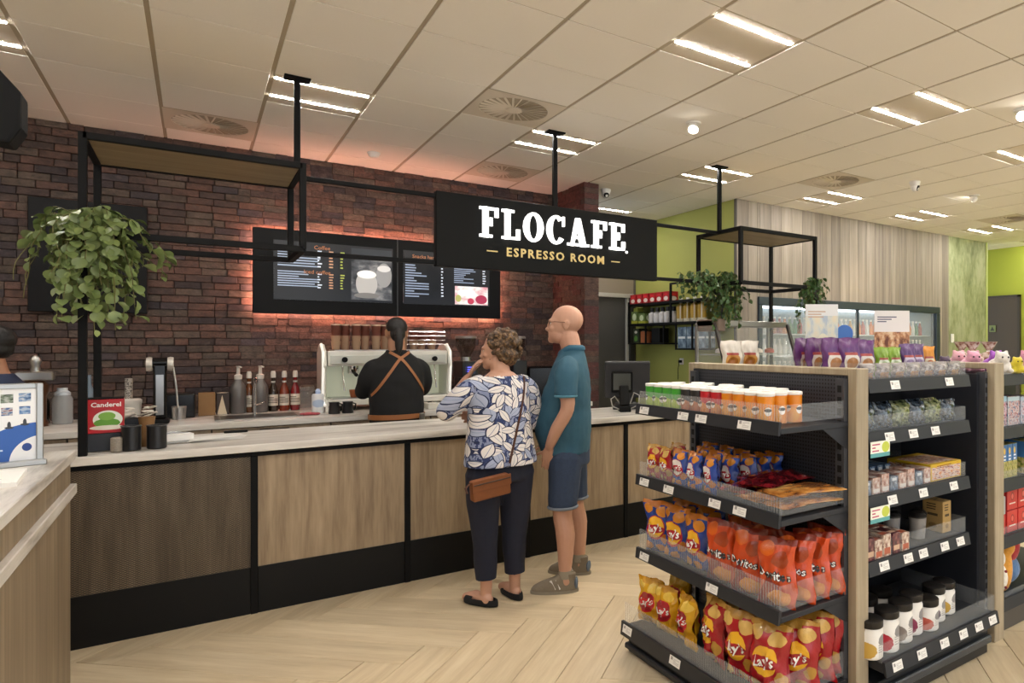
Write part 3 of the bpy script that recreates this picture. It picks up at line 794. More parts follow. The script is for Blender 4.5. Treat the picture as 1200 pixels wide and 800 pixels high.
# ================================================================== SHELF UNITS (GONDOLA) AND THEIR GOODS
POSTW = wood('pale oak post', '#8d7f69', '#b5a78f', '#a2947c', scale=(16,16,.9), rough=.5, vary=.05)
m_, nt, b_ = new_mat('perforated panel')
tc = nd(nt, 'ShaderNodeTexCoord'); sp_ = nd(nt, 'ShaderNodeSeparateXYZ'); L(nt, tc.outputs['Object'], sp_.inputs[0])
def per(o, k=58.0): return val(nt, 'SUBTRACT', val(nt, 'FRACT', val(nt, 'MULTIPLY', o, k)), .5)
dy, dz = per(sp_.outputs[1]), per(sp_.outputs[2]); rr = val(nt, 'ADD', val(nt, 'MULTIPLY', dy, dy), val(nt, 'MULTIPLY', dz, dz))
L(nt, mixc(nt, val(nt, 'LESS_THAN', rr, .075), C('#3a3c44'), C('#0c0c0e')), b_.inputs['Base Color']); b_.inputs['Roughness'].default_value = .45; b_.inputs['Metallic'].default_value = .2
PERF = m_
LAB = printed('price label print', '#ecebe8', [('rect',.2,.66,.09,.16,'#9a9796'), ('lines',.62,.45,.25,.3,'#c4c1c0',0,4)], .5)
RIBP = M('ribbed clear plastic', '#f2f4f5', .1, 0, alpha=.17)

def upright(parent, x, y, z1, face):
    """slotted steel upright strip; slots cut as dark recesses"""
    m = MB(); m.box(-.012,.012,-.025,.025,0,z1)
    n = int(z1/.05)
    for k in range(n):
        z = .04+k*.05
        if face == 'x': m.box(-.0135,-.012,-.011,.011,z,z+.03,1)
        else: m.box(-.008,.008,-.0265,-.025,z,z+.03,1)
    m.build('slotted_upright', [M('upright grey', '#45474d', .45, .2), M('slot black', '#050505', .8)], parent, loc=(x,y,0))

def shelf_x(parent, y0, y1, depth, zt, labels, fence=.07, rail=.05, name='shelf'):
    """shelf facing -x; local x = 0 at the back panel"""
    s = B(-depth, 0, y0, y1, zt-.045, zt-.022).build(name, SHELFGREY, parent, bevel=.002)
    MB().prism([(-depth-.016, zt-rail), (-depth-.004, zt-rail), (-depth+.004, zt+.004), (-depth-.010, zt+.004)], Matrix.Translation((0,y0,0)), y1-y0).build('price_rail', SHELFGREY, s)
    B(-depth+.006, -.004, y0+.006, y0+.010, zt-.004, zt+fence).build('side_fence', PLEXI, s)
    f = MB(); f.box(-depth+.006, -depth+.009, y0+.006, y1-.006, zt-.004, zt+fence)
    for k in range(int((y1-y0)/.016)): f.box(-depth+.0045, -depth+.0065, y0+.01+k*.016, y0+.013+k*.016, zt, zt+fence, 1)
    f.build('front_fence', [PLEXI, RIBP], s)
    MB().prism([(-.16, zt-.045), (0, zt-.045), (0, zt-.14), (-.012, zt-.14)], Matrix.Translation((0,y0+.004,0)), .004).build('bracket', SHELFGREY, s)
    MB().prism([(-.16, zt-.045), (0, zt-.045), (0, zt-.14), (-.012, zt-.14)], Matrix.Translation((0,y1-.008,0)), .004).build('bracket', SHELFGREY, s)
    lm = LABX
    for y in labels: part('price_label', lm, s, (-depth-.0125, y, zt-.023), (0, math.radians(12), 0))
    return s
LABX = MB(); LABX.v = [(-.002,.042,-.021),(-.002,-.042,-.021),(-.002,-.042,.021),(-.002,.042,.021)]; LABX.face((0,1,2,3),0,[(0,0),(1,0),(1,1),(0,1)]); LABX = LABX.mesh('price_label', LAB)
LABY = MB(); LABY.v = [(-.034,-.002,-.02),(.034,-.002,-.02),(.034,-.002,.02),(-.034,-.002,.02)]; LABY.face((0,1,2,3),0,[(0,0),(1,0),(1,1),(0,1)]); LABY = LABY.mesh('price_label', LAB)

def shelf_y(parent, x0, x1, depth, zt, labels, fence=.06, rail=.05, strip=None, name='shelf'):
    """shelf facing -y; local y = 0 at its front edge"""
    s = B(x0, x1, 0, depth, zt-.045, zt-.006).build(name, SHELFGREY, parent, bevel=.002)
    p = MB(); p.prism([(-.02, zt-rail-.006), (-.008, zt-rail-.006), (.006, zt+.004), (-.008, zt+.004)], Matrix.Translation((x1,0,0)) @ Matrix.Rotation(PI/2, 4, 'Z'), x1-x0)
    p.build('price_rail', strip or SHELFGREY, s)
    f = MB(); f.box(x0+.004, x1-.004, .008, .011, zt-.004, zt+fence)
    f.build('front_fence', PLEXI, s)
    B(x0+.003, x0+.006, .01, depth, zt-.004, zt+fence).build('side_fence', PLEXI, s); B(x1-.006, x1-.003, .01, depth, zt-.004, zt+fence).build('side_fence', PLEXI, s)
    for x in labels: part('price_label', LABY, s, (x, -.0145, zt-.026), (math.radians(-14), 0, 0))
    return s

EY0 = 1.88
ec = thing('end_shelf_unit', 'grey end-of-aisle shelf unit full of crisps facing the coffee bar', 'shelf unit', (2.27, EY0, 0))
B(0, .03, .02, 1.14, 0, 1.46).build('perforated_panel', PERF, ec)
for y in (.045, 1.115): upright(ec, -.012, y, 1.45, 'x')
for y0 in (-.03, 1.14): B(0, .082, y0, y0+.05, 0, 1.495).build('wood_post', POSTW, ec, bevel=.004)
B(0, .082, .02, 1.14, 1.462, 1.495).build('wood_top_rail', POSTW, ec, bevel=.004)
SY0, SY1 = .015, 1.085
shelf_x(ec, SY0, SY1, .41, 1.285, [1.00, .66, .52, .22])
shelf_x(ec, SY0, SY1, .41, .915, [1.0, .78, .42, .25])
shelf_x(ec, SY0, SY1, .41, .530, [1.0, .44], fence=.10)
shelf_x(ec, SY0, SY1, .50, .165, [1.02, .60, .2], fence=.10, rail=.065, name='base_shelf')
B(-.47, 0, .03, 1.08, 0, .10).build('base_plinth', M('dark plinth', '#1d1e21', .5), ec, bevel=.004)
B(-.49, -.46, .02, 1.09, .02, .05).build('kick_bar', SHELFGREY, ec, bevel=.006)

# long-side bay between the two wooden posts
by = thing('aisle_shelf_unit', 'dark shelf unit beside the crisps with jars at the bottom', 'shelf unit', (2.36, EY0, 0))
B(0, 1.04, .52, .56, 0, 1.44).build('back_panel', DARKPANEL, by)
B(.99, 1.045, .04, .52, .05, 1.44).build('side_panel', M('satin dark side panel', '#2f3138', .32, .3), by)
upright(by, .02, .5, 1.44, 'y'); upright(by, 1.025, .03, 1.45, 'y')
HOLO = printed('price strip print', '#5d6d84', [('rect',.12,.5,.07,.34,'#dfe2ea'),('rect',.32,.5,.07,.34,'#dfe2ea'),('rect',.5,.5,.07,.34,'#d8dcec'),('rect',.7,.5,.07,.34,'#dfe2ea'),('rect',.9,.5,.06,.34,'#d8dcec')], .3)
shelf_y(by, .012, .83, .48, 1.44, [.2, .64], fence=.075)
shelf_y(by, .012, .83, .48, 1.205, [.16, .34, .52], fence=.075)
shelf_y(by, .012, .83, .48, .915, [.18, .42, .68], fence=.075)
shelf_y(by, .012, .83, .48, .625, [.12, .3, .42, .6, .74], fence=.08)
s = shelf_y(by, .0, .93, .58, .225, [.08, .26, .44, .6, .74, .87], fence=.08, name='base_shelf')
for o in s.children: pass
s.location = (0, -.10, 0)
B(0, .92, -.06, .5, 0, .12).build('base_plinth', M('dark plinth', '#1d1e21', .5), by, bevel=.004)
B(.0, .92, -.085, -.06, .06, .10).build('kick_bar', M('kick bar steel', '#555a63', .3, .7), by, bevel=.006)
for zt, nm in ((1.205, 0), (.915, 1)):
    c = MB(); c.v = [(.0,-.03,zt-.10),(.13,-.03,zt-.10),(.13,-.045,zt-.03),(.0,-.045,zt-.03)]; c.face((0,1,2,3),0,[(0,0),(1,0),(1,1),(0,1)])
    k = MB(); k.box(.0,.135,-.034,-.032,zt-.105,zt-.035)
    k.build('offer_card', printed('offer card print', '#eef0e4', [('rect',.5,.1,1,.16,'#5aa3a6'), ('e',.78,.6,.2,.34,'#c3cf4e'), ('lines',.3,.6,.22,.3,'#c25a78',0,3)], .4), by)
# right bay, cut by the picture edge
ry = thing('aisle_shelf_unit', 'dark shelf unit with toys and red boxes at the right edge', 'shelf unit', (3.41, EY0, 0))
B(.1, 1.3, .52, .56, 0, 1.44).build('back_panel', DARKPANEL, ry)
for y0 in (-.03, 1.14): B(0, .095, y0, y0+.05, 0, 1.50).build('wood_post', POSTW, ry, bevel=.004)
B(0, .095, .02, 1.14, 1.467, 1.50).build('wood_top_rail', POSTW, ry, bevel=.004)
for zt in (1.43, 1.135, .845, .535): shelf_y(ry, .10, 1.2, .48, zt, [.6, .9], fence=.05)
shelf_y(ry, .10, 1.2, .50, .19, [.6], fence=.03, name='base_shelf')
B(.1, 1.2, .02, .5, 0, .14).build('base_plinth', M('taupe plinth', '#54504c', .5), ry, bevel=.004)
SLW = wood('kraft slat', '#a4783f', '#cfa25f', '#bd8f4d', scale=(14,14,.9), rough=.6)
for zt, h in ((1.135, .24), (.845, .2)):
    for k in range(14): B(0, .034, 0, .02, 0, h).build('slat', SLW, ry, loc=(.13+k*.052, .47, zt), bevel=.002)

# ---------------------------------------------------------------- bags
def bag_surface(w, h, d, seed):
    def pos(u, v, side):
        sv = math.sin(PI*min(1, max(0, v)))
        t = d/2*(max(0, math.sin(PI*v))**.55)*(max(0, 1-(2*u-1)**2)**.5)
        if v > .9: t *= max(0, (1-v)/.1)**.8
        if v < .06: t *= max(.15, v/.06)
        ww = w*(1-.10*sv+.03*math.sin(7*v+seed))
        nz = mnoise.noise(Vector((u*5+seed*3.1, v*6, side*2.0)))*.22*d*min(1, h/.2)*(1 if 0 < v < 1 else .6)
        nz += mnoise.noise(Vector((u*13+seed*3.1, v*5, side*2.0)))*.10*d*min(1, h/.2)**2
        lean = .12*d*math.sin(seed*2.3)*v
        return Vector(((u-.5)*ww + .006*math.sin(9*v+seed), -side*t + nz + lean, v*h + (.012*h*math.sin(u*9+seed) if v > .95 else 0)))
    return pos
def bag_mesh(w, h, d, mat, seed, nu=12, nv=16):
    pos = bag_surface(w, h, d, seed); m = MB()
    for side in (1, -1):
        b = len(m.v)
        for j in range(nv+1):
            for i in range(nu+1): m.v.append(tuple(pos(i/nu, j/nv, side)))
        for j in range(nv):
            for i in range(nu):
                q = (b+j*(nu+1)+i, b+j*(nu+1)+i+1, b+(j+1)*(nu+1)+i+1, b+(j+1)*(nu+1)+i)
                uv = [(i/nu,j/nv),((i+1)/nu,j/nv),((i+1)/nu,(j+1)/nv),(i/nu,(j+1)/nv)]
                m.face(q if side == 1 else q[::-1], 0, uv if side == 1 else uv[::-1])
    me = m.mesh('bag', mat, smooth=1.2); return me, pos
def on_bag(me, pos, w, h, u0, v0, tilt=0.0):
    """wrap a flat x-z mesh onto a bag's front"""
    ca, sa = math.cos(tilt), math.sin(tilt)
    for vtx in me.vertices:
        x, y, z = vtx.co; x, z = x*ca-z*sa, x*sa+z*ca
        u, v = u0+x/w, v0+z/h; p = pos(min(.98, max(.02, u)), min(.98, max(.02, v)), 1)
        vtx.co = (p.x, p.y-.0022+y*.6, p.z)
    me.update(); return me
WTXT = M('white lettering', '#f6f4f0', .4); BTXT = M('black lettering', '#141214', .4)
def crisp_print(name, base, chip, chip2, logo, ring, foil=None):
    it = [('e',.2,.86,.16,.09,chip,.5), ('e',.72,.82,.2,.1,chip,.5), ('e',.84,.30,.14,.10,chip2,.5), ('e',.18,.14,.17,.08,chip,.5), ('e',.62,.12,.15,.07,chip2,.5), ('e',.45,.93,.2,.05,chip2,.5),
          ('rect',.5,.985,.6,.045,chip2), ('e',.48,.50,.37,.235,ring), ('e',.48,.515,.335,.205,logo), ('e',.48,.49,.36,.085,ring)]
    return printed(name, base, it, .26, coat=.4, crinkle=.55)
BAGS = {}
def bag_kind(key, cat_name, w, h, d, mat, text=None, size=.05, tmat=None, uv=(.48,.5), outline=None, tilt=.12, bold=.0012, n=2):
    lst = []
    for s in range(n):
        me, pos = bag_mesh(w, h, d, mat, s*1.7+len(BAGS)*.9+.3); tm = om = None
        if text:
            tm = on_bag(text_mesh('lettering', text, size, .0008, tmat or WTXT, bold, res=1), pos, w, h, uv[0], uv[1], tilt)
            if outline: om = on_bag(text_mesh('lettering_outline', text, size, .0002, outline, bold+.0028, res=1), pos, w, h, uv[0], uv[1], tilt)
        lst.append((me, tm, om))
    BAGS[key] = lst
def put_bag(key, name, label, group, x, y, z, rz, var=0, lean=0.0, sc=1.0):
    me, tm, om = BAGS[key][var % len(BAGS[key])]
    o = bpy.data.objects.new(name, me); COL.objects.link(o); o.location = (x, y, z); o.rotation_euler = (lean, 0, rz); o.scale = (sc, sc, sc)
    tag(o, label, 'crisp bag', group)
    if tm: part('lettering', tm, o)
    if om: part('lettering_outline', om, o)
    return o
bag_kind('red', 'b', .20, .30, .10, crisp_print('red crisp print', '#a5131f', '#d8b061', '#b98a38', '#f0b62a', '#a3121f'), "Lay's", .058, uv=(.48,.50))
bag_kind('yellow', 'b', .19, .27, .10, crisp_print('yellow crisp print', '#d9a41b', '#e8c352', '#c98f16', '#a3202a', '#c9252c'), "Lay's", .055, uv=(.48,.50))
bag_kind('blue', 'b', .17, .25, .085, crisp_print('blue crisp print', '#1f3d8f', '#d98a2a', '#c7741d', '#f0b62a', '#b31f2c'), "Lay's", .05, uv=(.48,.50))
bag_kind('small_red', 'b', .135, .215, .075, crisp_print('small red crisp print', '#a5131f', '#d8b061', '#b98a38', '#f0b62a', '#a3121f'), "Lay's", .042)
bag_kind('small_blue', 'b', .135, .215, .075, crisp_print('small blue crisp print', '#23479f', '#dd8f2c', '#c06f1e', '#e8e0da', '#b31f2c'), "Lay's", .038)
bag_kind('orange', 'b', .18, .29, .085, printed('orange crisp print', '#c9471a', [('tri',.35,.22,.28,.3,'#8f1f16'), ('e',.6,.16,.3,.12,'#d98a2e',.7), ('e',.7,.72,.2,.12,'#9c3a14',.6), ('rect',.5,.97,.6,.05,'#7c2713'), ('e',.3,.85,.22,.1,'#d9641e',.6)], .25, coat=.5, crinkle=.55), 'Doritos', .046, uv=(.50,.50), outline=BTXT, tilt=-.1, bold=.0006)
RX = -PI/2      # front turned to -x
G = 'crisp bags on the end shelf unit'
ex, ey = 2.27, EY0
# base shelf: yellow and red
zb = .146
put_bag('yellow','crisp_bag','leftmost yellow crisp bag on the bottom end shelf',G, 1.90,2.90,zb,RX+.3,0,sc=.86)
put_bag('yellow','crisp_bag','second yellow crisp bag from the left on the bottom end shelf',G, 1.90,2.745,zb,RX+.1,1,sc=.86)
put_bag('yellow','crisp_bag','right-hand yellow crisp bag leaning in the bottom end shelf',G, 1.90,2.575,zb,RX-.2,0,sc=.9)
put_bag('yellow','crisp_bag','yellow crisp bag turned round behind the other yellow bags',G, 2.04,2.83,zb,RX+PI,1,sc=.95)
reds = [(1.90,2.365,-.5,'leaning red crisp bag beside the yellow ones on the bottom shelf'),(1.90,2.165,-.15,'front red crisp bag in the middle of the bottom end shelf'),(1.90,2.00,.05,'front red crisp bag nearest the wooden post corner of the bottom shelf'),
        (2.02,2.27,.2,'red crisp bag in the second row left on the bottom end shelf'),(2.03,2.09,.1,'red crisp bag in the second row middle on the bottom end shelf'),(2.03,1.965,.3,'red crisp bag at the near side, second from the front'),
        (2.15,2.18,-.1,'red crisp bag in the third row on the bottom end shelf'),(2.15,1.99,.2,'red crisp bag at the near side, third from the front'),(2.225,2.30,.1,'red crisp bag at the back left of the bottom end shelf'),(2.225,2.0,.15,'red crisp bag at the back by the wooden post')]
for k, (x, y, a, lab) in enumerate(reds): put_bag('red','crisp_bag',lab,G,x,y,zb,RX+.25+a,k)
zs = .509
blues = [(1.95,2.885,.1,'leftmost blue crisp bag on the third end shelf'),(1.95,2.73,-.1,'second blue crisp bag on the third end shelf'),(1.95,2.545,-.25,'third blue crisp bag, next to the orange bags'),(2.08,2.62,.1,'blue crisp bag in the second row of the third end shelf'),(2.08,2.80,0,'blue crisp bag at the back of the third end shelf')]
for k, (x, y, a, lab) in enumerate(blues): put_bag('blue','crisp_bag',lab,G,x,y,zs,RX+.25+a,k,sc=1.08)
ors = [(1.93,2.345,-.1,'leftmost orange tortilla chip bag on the third end shelf'),(1.93,2.165,.0,'second orange tortilla chip bag on the third end shelf'),(1.93,1.985,.1,'front corner orange tortilla chip bag on the third end shelf'),
       (2.03,1.985,.12,'second orange bag along the near side of the third end shelf'),(2.13,1.98,.1,'third orange bag along the near side of the third end shelf'),(2.22,1.985,.05,'rearmost orange bag by the post on the third end shelf'),
       (2.06,2.18,.0,'orange tortilla chip bag in the second row of the third end shelf'),(2.06,2.36,.0,'orange tortilla chip bag behind the leftmost orange one')]
for k, (x, y, a, lab) in enumerate(ors): put_bag('orange','crisp_bag',lab,G,x,y,zs,RX+.3+a,k)
z2 = .894
smr = [(1.93,2.905,.1,'leftmost small red crisp bag on the second end shelf'),(1.93,2.79,-.05,'second small red crisp bag on the second end shelf'),(2.05,2.86,.1,'small red crisp bag behind the front two')]
for k, (x, y, a, lab) in enumerate(smr): put_bag('small_red','crisp_bag',lab,G,x,y,z2,RX+a,k,sc=.84)
smb = [(1.93,2.675,.1),(1.93,2.555,-.1),(1.935,2.435,-.2),(2.02,2.40,0),(2.04,2.53,.1),(2.06,2.66,0),(2.10,2.36,.1),(2.17,2.34,0),(2.16,2.48,.1),(2.235,2.33,.05),(2.18,2.62,0),(2.18,2.76,.1)]
for k, (x, y, a) in enumerate(smb): put_bag('small_blue','crisp_bag',
    ['first small blue crisp bag right of the small red ones','second small blue crisp bag in the front row','third small blue crisp bag in the front row','small blue crisp bag second along the receding row','small blue crisp bag in the second row middle','small blue crisp bag in the second row left','small blue crisp bag third along the receding row','small blue crisp bag fourth along the receding row','small blue crisp bag in the third row middle','rearmost small blue crisp bag by the dark panel','small blue crisp bag in the back row middle','small blue crisp bag in the back row left'][k], G, x, y, z2, RX+a, k, sc=.86)
# flat bags of salted sticks and a dark red bag lying on the second shelf
m_, nt, b_ = new_mat('bread stick print'); v_ = mapped(nt, (5, 40, 5)); n1 = noise_n(nt, v_, 1.2, 4, .6)
L(nt, ramp(nt, n1.outputs[0], [(.35, C('#5a2f18')), (.47, C('#b97838')), (.6, C('#dba660')), (.75, C('#e7c38a'))]), b_.inputs['Base Color']); b_.inputs['Roughness'].default_value = .2; b_.inputs['Coat Weight'].default_value = .7
stick_mat = m_
m_, nt, b_ = new_mat('dark red foil print'); v_ = mapped(nt, (14, 14, 14)); n1 = noise_n(nt, v_, 1.2, 4, .6)
L(nt, ramp(nt, n1.outputs[0], [(.38, C('#2c0c10')), (.5, C('#741420')), (.62, C('#8f2a2c')), (.75, C('#c9b8b4'))]), b_.inputs['Base Color']); b_.inputs['Roughness'].default_value = .2; b_.inputs['Coat Weight'].default_value = .7
foil_mat = m_
stick_bag, _ = bag_mesh(.17, .35, .035, stick_mat, 2.2); foil_bag, _ = bag_mesh(.2, .3, .05, foil_mat, 3.1)
for k, (x, y, z, a, lab) in enumerate([(1.885,1.985,.935,0,'lowest flat bag of golden snack sticks at the near shelf corner'),(1.885,2.05,.958,.1,'flat bag of golden snack sticks lying on another'),(1.885,2.14,.935,-.06,'flat bag of golden snack sticks beside the dark red bags'),(1.89,1.99,.982,-.08,'topmost flat bag of golden snack sticks')]):
    o = bpy.data.objects.new('snack_stick_bag', stick_bag); COL.objects.link(o); o.location = (x, y, z); o.rotation_euler = (PI/2, 0, PI/2+a); tag(o, lab, 'snack bag', 'flat snack bags')
for k, (x, y, z, a, lab) in enumerate([(1.90,2.26,.945,.1,'lower dark red foil snack bag lying on the second end shelf'),(1.95,2.20,.995,-.15,'upper dark red foil snack bag lying on the second end shelf'),(1.92,2.13,.99,.3,'dark red foil snack bag nearest the golden sticks')]):
    o = bpy.data.objects.new('foil_snack_bag', foil_bag); COL.objects.link(o); o.location = (x, y, z); o.rotation_euler = (PI/2, 0, PI/2+a); tag(o, lab, 'snack bag', 'flat snack bags')

# tube cans on the top end shelf
def can_mesh(name, base, low):
    pr = printed(name+' print', base, [('e',.5,.28,.24,.30,low,.5), ('e',.26,.46,.07,.15,'#f3ece2'), ('e',.26,.50,.075,.06,'#2a211e'), ('e',.74,.46,.07,.15,'#f3ece2'), ('e',.74,.50,.075,.06,'#2a211e'), ('e',.5,.5,.06,.12,'#f3ece2'), ('e',.5,.54,.065,.05,'#2a211e'), ('e',.03,.46,.07,.15,'#f3ece2'), ('e',.03,.50,.075,.06,'#2a211e')], .35)
    body = MB().lathe([(.0365,0),(.037,.003),(.037,.118),(.0365,.120)], 20).mesh('can_body', pr, smooth=.6)
    return body
lid_me = MB().lathe([(.0385,.118),(.039,.120),(.039,.130),(.037,.132)], 20).mesh('lid', WHITE, smooth=.5)
cans = {'green': can_mesh('green can', '#3f9a2e', '#a7bf3c'), 'black': can_mesh('black can', '#23201f', '#b0622c'), 'red': can_mesh('red can', '#b81624', '#d6842c'), 'orange': can_mesh('orange can', '#dd8415', '#e09a2c')}
ORDW = ['first','second','third','fourth','fifth','sixth','seventh','eighth','ninth','tenth','eleventh','twelfth']
for r in range(4):
    for c in range(12):
        y = 2.905-c*.0785+(.01 if r % 2 else 0); x = 1.915+r*.083
        key = 'green' if c < 4 else 'black' if c < 6 else 'red' if c < 8 else 'orange'
        if r > 1 and c < 8 and (c+r) % 3 == 0: continue
        if r == 3 and c in (10, 11): continue
        t = bpy.data.objects.new('crisp_tube', cans[key]); COL.objects.link(t); t.location = (x, y, 1.264); t.rotation_euler = (0,0,random.uniform(-.5,.5)+RX)
        tag(t, key+' crisp tube, '+ORDW[c]+' from the far end, '+['front','second','third','back'][r]+' row of top end shelf', 'crisp tube', key+' crisp tubes'); part('lid', lid_me, t)

# ---------------------------------------------------------------- long-side goods
bx0, by0 = 2.36, EY0
jar_pr = [printed('jar print '+str(i), '#eeebe6', [('e',.34,.3,.16,.26,c,.6), ('e',.62,.6,.1,.18,'#8d8a8a',.6), ('lines',.62,.35,.1,.14,'#b0abaa',0,4)], .4) for i, c in enumerate(('#c9a24a','#b32436','#8a7f78','#8c3350','#c05a4a','#7d7480'))]
lidj = MB().lathe([(.054,0),(.056,.003),(.056,.03),(.05,.034)], 22).mesh('lid', M('black jar lid', '#1a1716', .4), smooth=.6)
def jar(x, y, k, hgt, lab):
    b = MB().lathe([(.05,0),(.055,.006),(.055,.118*hgt),(.050,.128*hgt),(.048,.14*hgt)], 22)
    o = b.build('supplement_jar', jar_pr[k % 6], smooth=.6, loc=(x, y, .227), rz=-.35); tag(o, lab, 'jar', 'white jars with black lids')
    part('lid', lidj, o, (0,0,.135*hgt))
jl = ['white jar cut by the wooden post, front row','white jar with yellow print, first full one in front','white jar with red print in front','white jar with grey print, set slightly back','low white jar with purple print','white jar with coral print','last white jar with grey patch at the right','white jar in the back row left','white jar in the back row middle']
for k, (x, y, h) in enumerate([(2.375,1.86,1.0),(2.49,1.86,1.1),(2.62,1.88,1.08),(2.73,1.90,1.15),(2.83,1.88,.85),(2.95,1.92,1.0),(3.07,1.94,.95),(2.56,2.03,1.0),(2.70,2.05,1.0)]): jar(x, y, k, h, jl[k])

def carton(name, x, y, z, w, d, h, mat, lab, cat, group=None, rz=0.0, bevel=.002):
    o = B(-w/2, w/2, -d/2, d/2, 0, h).build(name, mat, None, bevel=bevel, loc=(x,y,z), rz=rz); return tag(o, lab, cat, group)
# shelf 4: cookie packs, mugs, kraft box
ck = printed('cookie pack print', '#c4b2a2', [('noise',.5,.5,.5,.5,'#7a4a42',0,'#c9b3a2',3,'#ddd2c8'), ('rect',.5,.25,.4,.15,'#b0573f')], .3, coat=.3)
ckd = printed('dark cookie pack print', '#4a1c28', [('noise',.5,.5,.5,.5,'#3a1520',0,'#5e2634',3,'#8a5a54'), ('rect',.5,.3,.4,.12,'#c9a890')], .3, coat=.3)
n = 0
for r, (x, h) in enumerate([(2.41,.1),(2.47,.085),(2.53,.1),(2.60,.095),(2.67,.085)]):
    for q in range(2):
        carton('biscuit_pack', x, by0+.06+q*.12, .628, .055, .11, h, ckd if (r+q) % 3 == 0 else ck, ['biscuit pack by the wooden post','second biscuit pack from the post','third biscuit pack from the post','fourth biscuit pack from the post','fifth biscuit pack from the post'][r]+(', front row' if q == 0 else ', back row'), 'biscuit pack', 'biscuit packs on the fourth aisle shelf')
cm = M('smoky cup', '#4d4c4c', .25, alpha=.9)
for k, (x, y, h, lab) in enumerate([(2.80,2.06,.13,'dark lidded cup at the left of the three on the fourth shelf'),(2.90,1.98,.13,'middle dark lidded cup on the fourth shelf'),(2.98,2.03,.12,'dark lidded cup next to the kraft box')]):
    o = MB().lathe([(.036,0),(.043,h*.8)], 18).build('shake_cup', M('grey cup', '#8d8a88', .35), smooth=.6, loc=(x,y,.628)); tag(o, lab, 'cup', 'dark lidded cups')
    MB().lathe([(.045,h*.8),(.045,h*.86),(.03,h*.98),(.012,h)], 18).build('lid', M('black jar lid', '#1a1716', .4), o, smooth=.5)
carton('kraft_box', 3.10, 2.0, .628, .075, .12, .16, printed('kraft box print', '#b08f57', [('lines',.5,.8,.3,.12,'#4a3a22',0,3), ('rect',.5,.55,.25,.04,'#4a3a22'), ('e',.5,.2,.2,.08,'#8a6c3c')], .7), 'brown kraft carton at the right of the fourth aisle shelf', 'box')
# shelf 3: pill-like blue packs, snack packs, yellow display box
bp = printed('blue pack print', '#34496a', [('noise',.5,.5,.5,.5,'#25364f',0,'#4f6885',3,'#8796a8'), ('rect',.5,.8,.3,.1,'#c9d0d8')], .3, coat=.3); pk = printed('pink pack print', '#b58a7c', [('noise',.5,.5,.5,.5,'#8a4a3e',0,'#bf9d8f',3,'#cfc0b8'), ('rect',.5,.2,.4,.12,'#d9d3cf')], .3, coat=.3)
for k in range(7): carton('blue_snack_pack', 2.405+k*.058, by0+.24, .918, .045, .14, .085, bp, 'blue snack pack number '+['one','two','three','four','five','six','seven'][k]+' from the post, back row of the third aisle shelf', 'snack pack', 'blue snack packs')
for k in range(8): carton('pale_snack_pack', 2.405+k*.066, by0+.075, .918, .055, .11, .065+.01*(k % 3), pk if k % 3 else bp, 'pale snack pack number '+['one','two','three','four','five','six','seven','eight'][k]+' from the post, front row of the third aisle shelf', 'snack pack', 'pale snack packs')
yb = printed('yellow box print', '#c9a51f', [('noise',.5,.45,.46,.36,'#c9742c',0,'#d8c9be',8,'#8a3038'), ('lines',.5,.8,.3,.1,'#7a3a1c',0,2)], .4)
carton('yellow_display_box', 3.03, by0+.15, .918, .27, .26, .085, yb, 'yellow printed display box on the third aisle shelf', 'box')
# shelf 2: clear bags of dark and green sweets
dk_ = printed('dark sweet bag print', '#1f2733', [('noise',.5,.5,.5,.5,'#18202a',0,'#36424f',7,'#5f6c7c')], .2, coat=.5); gr_ = printed('green sweet bag print', '#55613a', [('noise',.5,.5,.5,.5,'#35402a',0,'#6a7348',7,'#8f9370')], .2, coat=.5)
sweet_d, _ = bag_mesh(.14, .11, .05, dk_, .4); sweet_g, _ = bag_mesh(.14, .11, .05, gr_, 1.4)
for k in range(6):
    for q in range(2):
        o = bpy.data.objects.new('sweet_bag', sweet_g if (k >= 2 and (k+q) % 2 == 0) else sweet_d); COL.objects.link(o); o.location = (2.44+k*.132, by0+.06+q*.11, 1.207)
        tag(o, ('green' if (k >= 2 and (k+q) % 2 == 0) else 'dark blue')+' sweet bag, '+['first','second','third','fourth','fifth','sixth'][k]+' from the post, '+('front' if q == 0 else 'back')+' row of the second aisle shelf', 'sweet bag', 'sweet bags on the second aisle shelf')
# top shelf: clear nut bags in front, coloured pouches behind
nut = printed('nut bag print', '#7d7472', [('noise',.5,.42,.5,.42,'#5f5250',0,'#8d8380',6,'#b0a7a2'), ('noise',.5,.2,.3,.2,'#9a6c44',0,'#c99a62',9,'#7d6a7c')], .2, coat=.5)
nut_me, _ = bag_mesh(.112, .072, .04, nut, 2.0)
for k in range(7):
    o = bpy.data.objects.new('nut_bag', nut_me); COL.objects.link(o); o.location = (2.43+k*.117, by0+.045, 1.442)
    tag(o, 'clear bag of nuts, '+['first','second','third','fourth','fifth','sixth','seventh'][k]+' from the post along the top aisle shelf', 'nut bag', 'clear nut bags')
def pouch(key, base, win, low):
    pr = printed(key+' pouch print', base, [('e',.5,.40,.36,.24,win,.15), ('e',.5,.36,.26,.15,low,.3), ('rect',.5,.60,.30,.035,'#b04a44')], .3, coat=.3, crinkle=.4); return bag_mesh(.125, .19, .06, pr, len(key)*.7)[0]
pur = pouch('purple', '#5d2a6e', '#e6ddd2', '#b98252'); grn = pouch('green', '#7fa22e', '#e4ecd8', '#c5d6a8'); vio = pouch('violet', '#55306d', '#d5cbe0', '#a893bb'); org = pouch('orange', '#d48a1f', '#ecdcc0', '#c9743a'); wht = pouch('white', '#dcd6cc', '#c98f3e', '#a8661f')
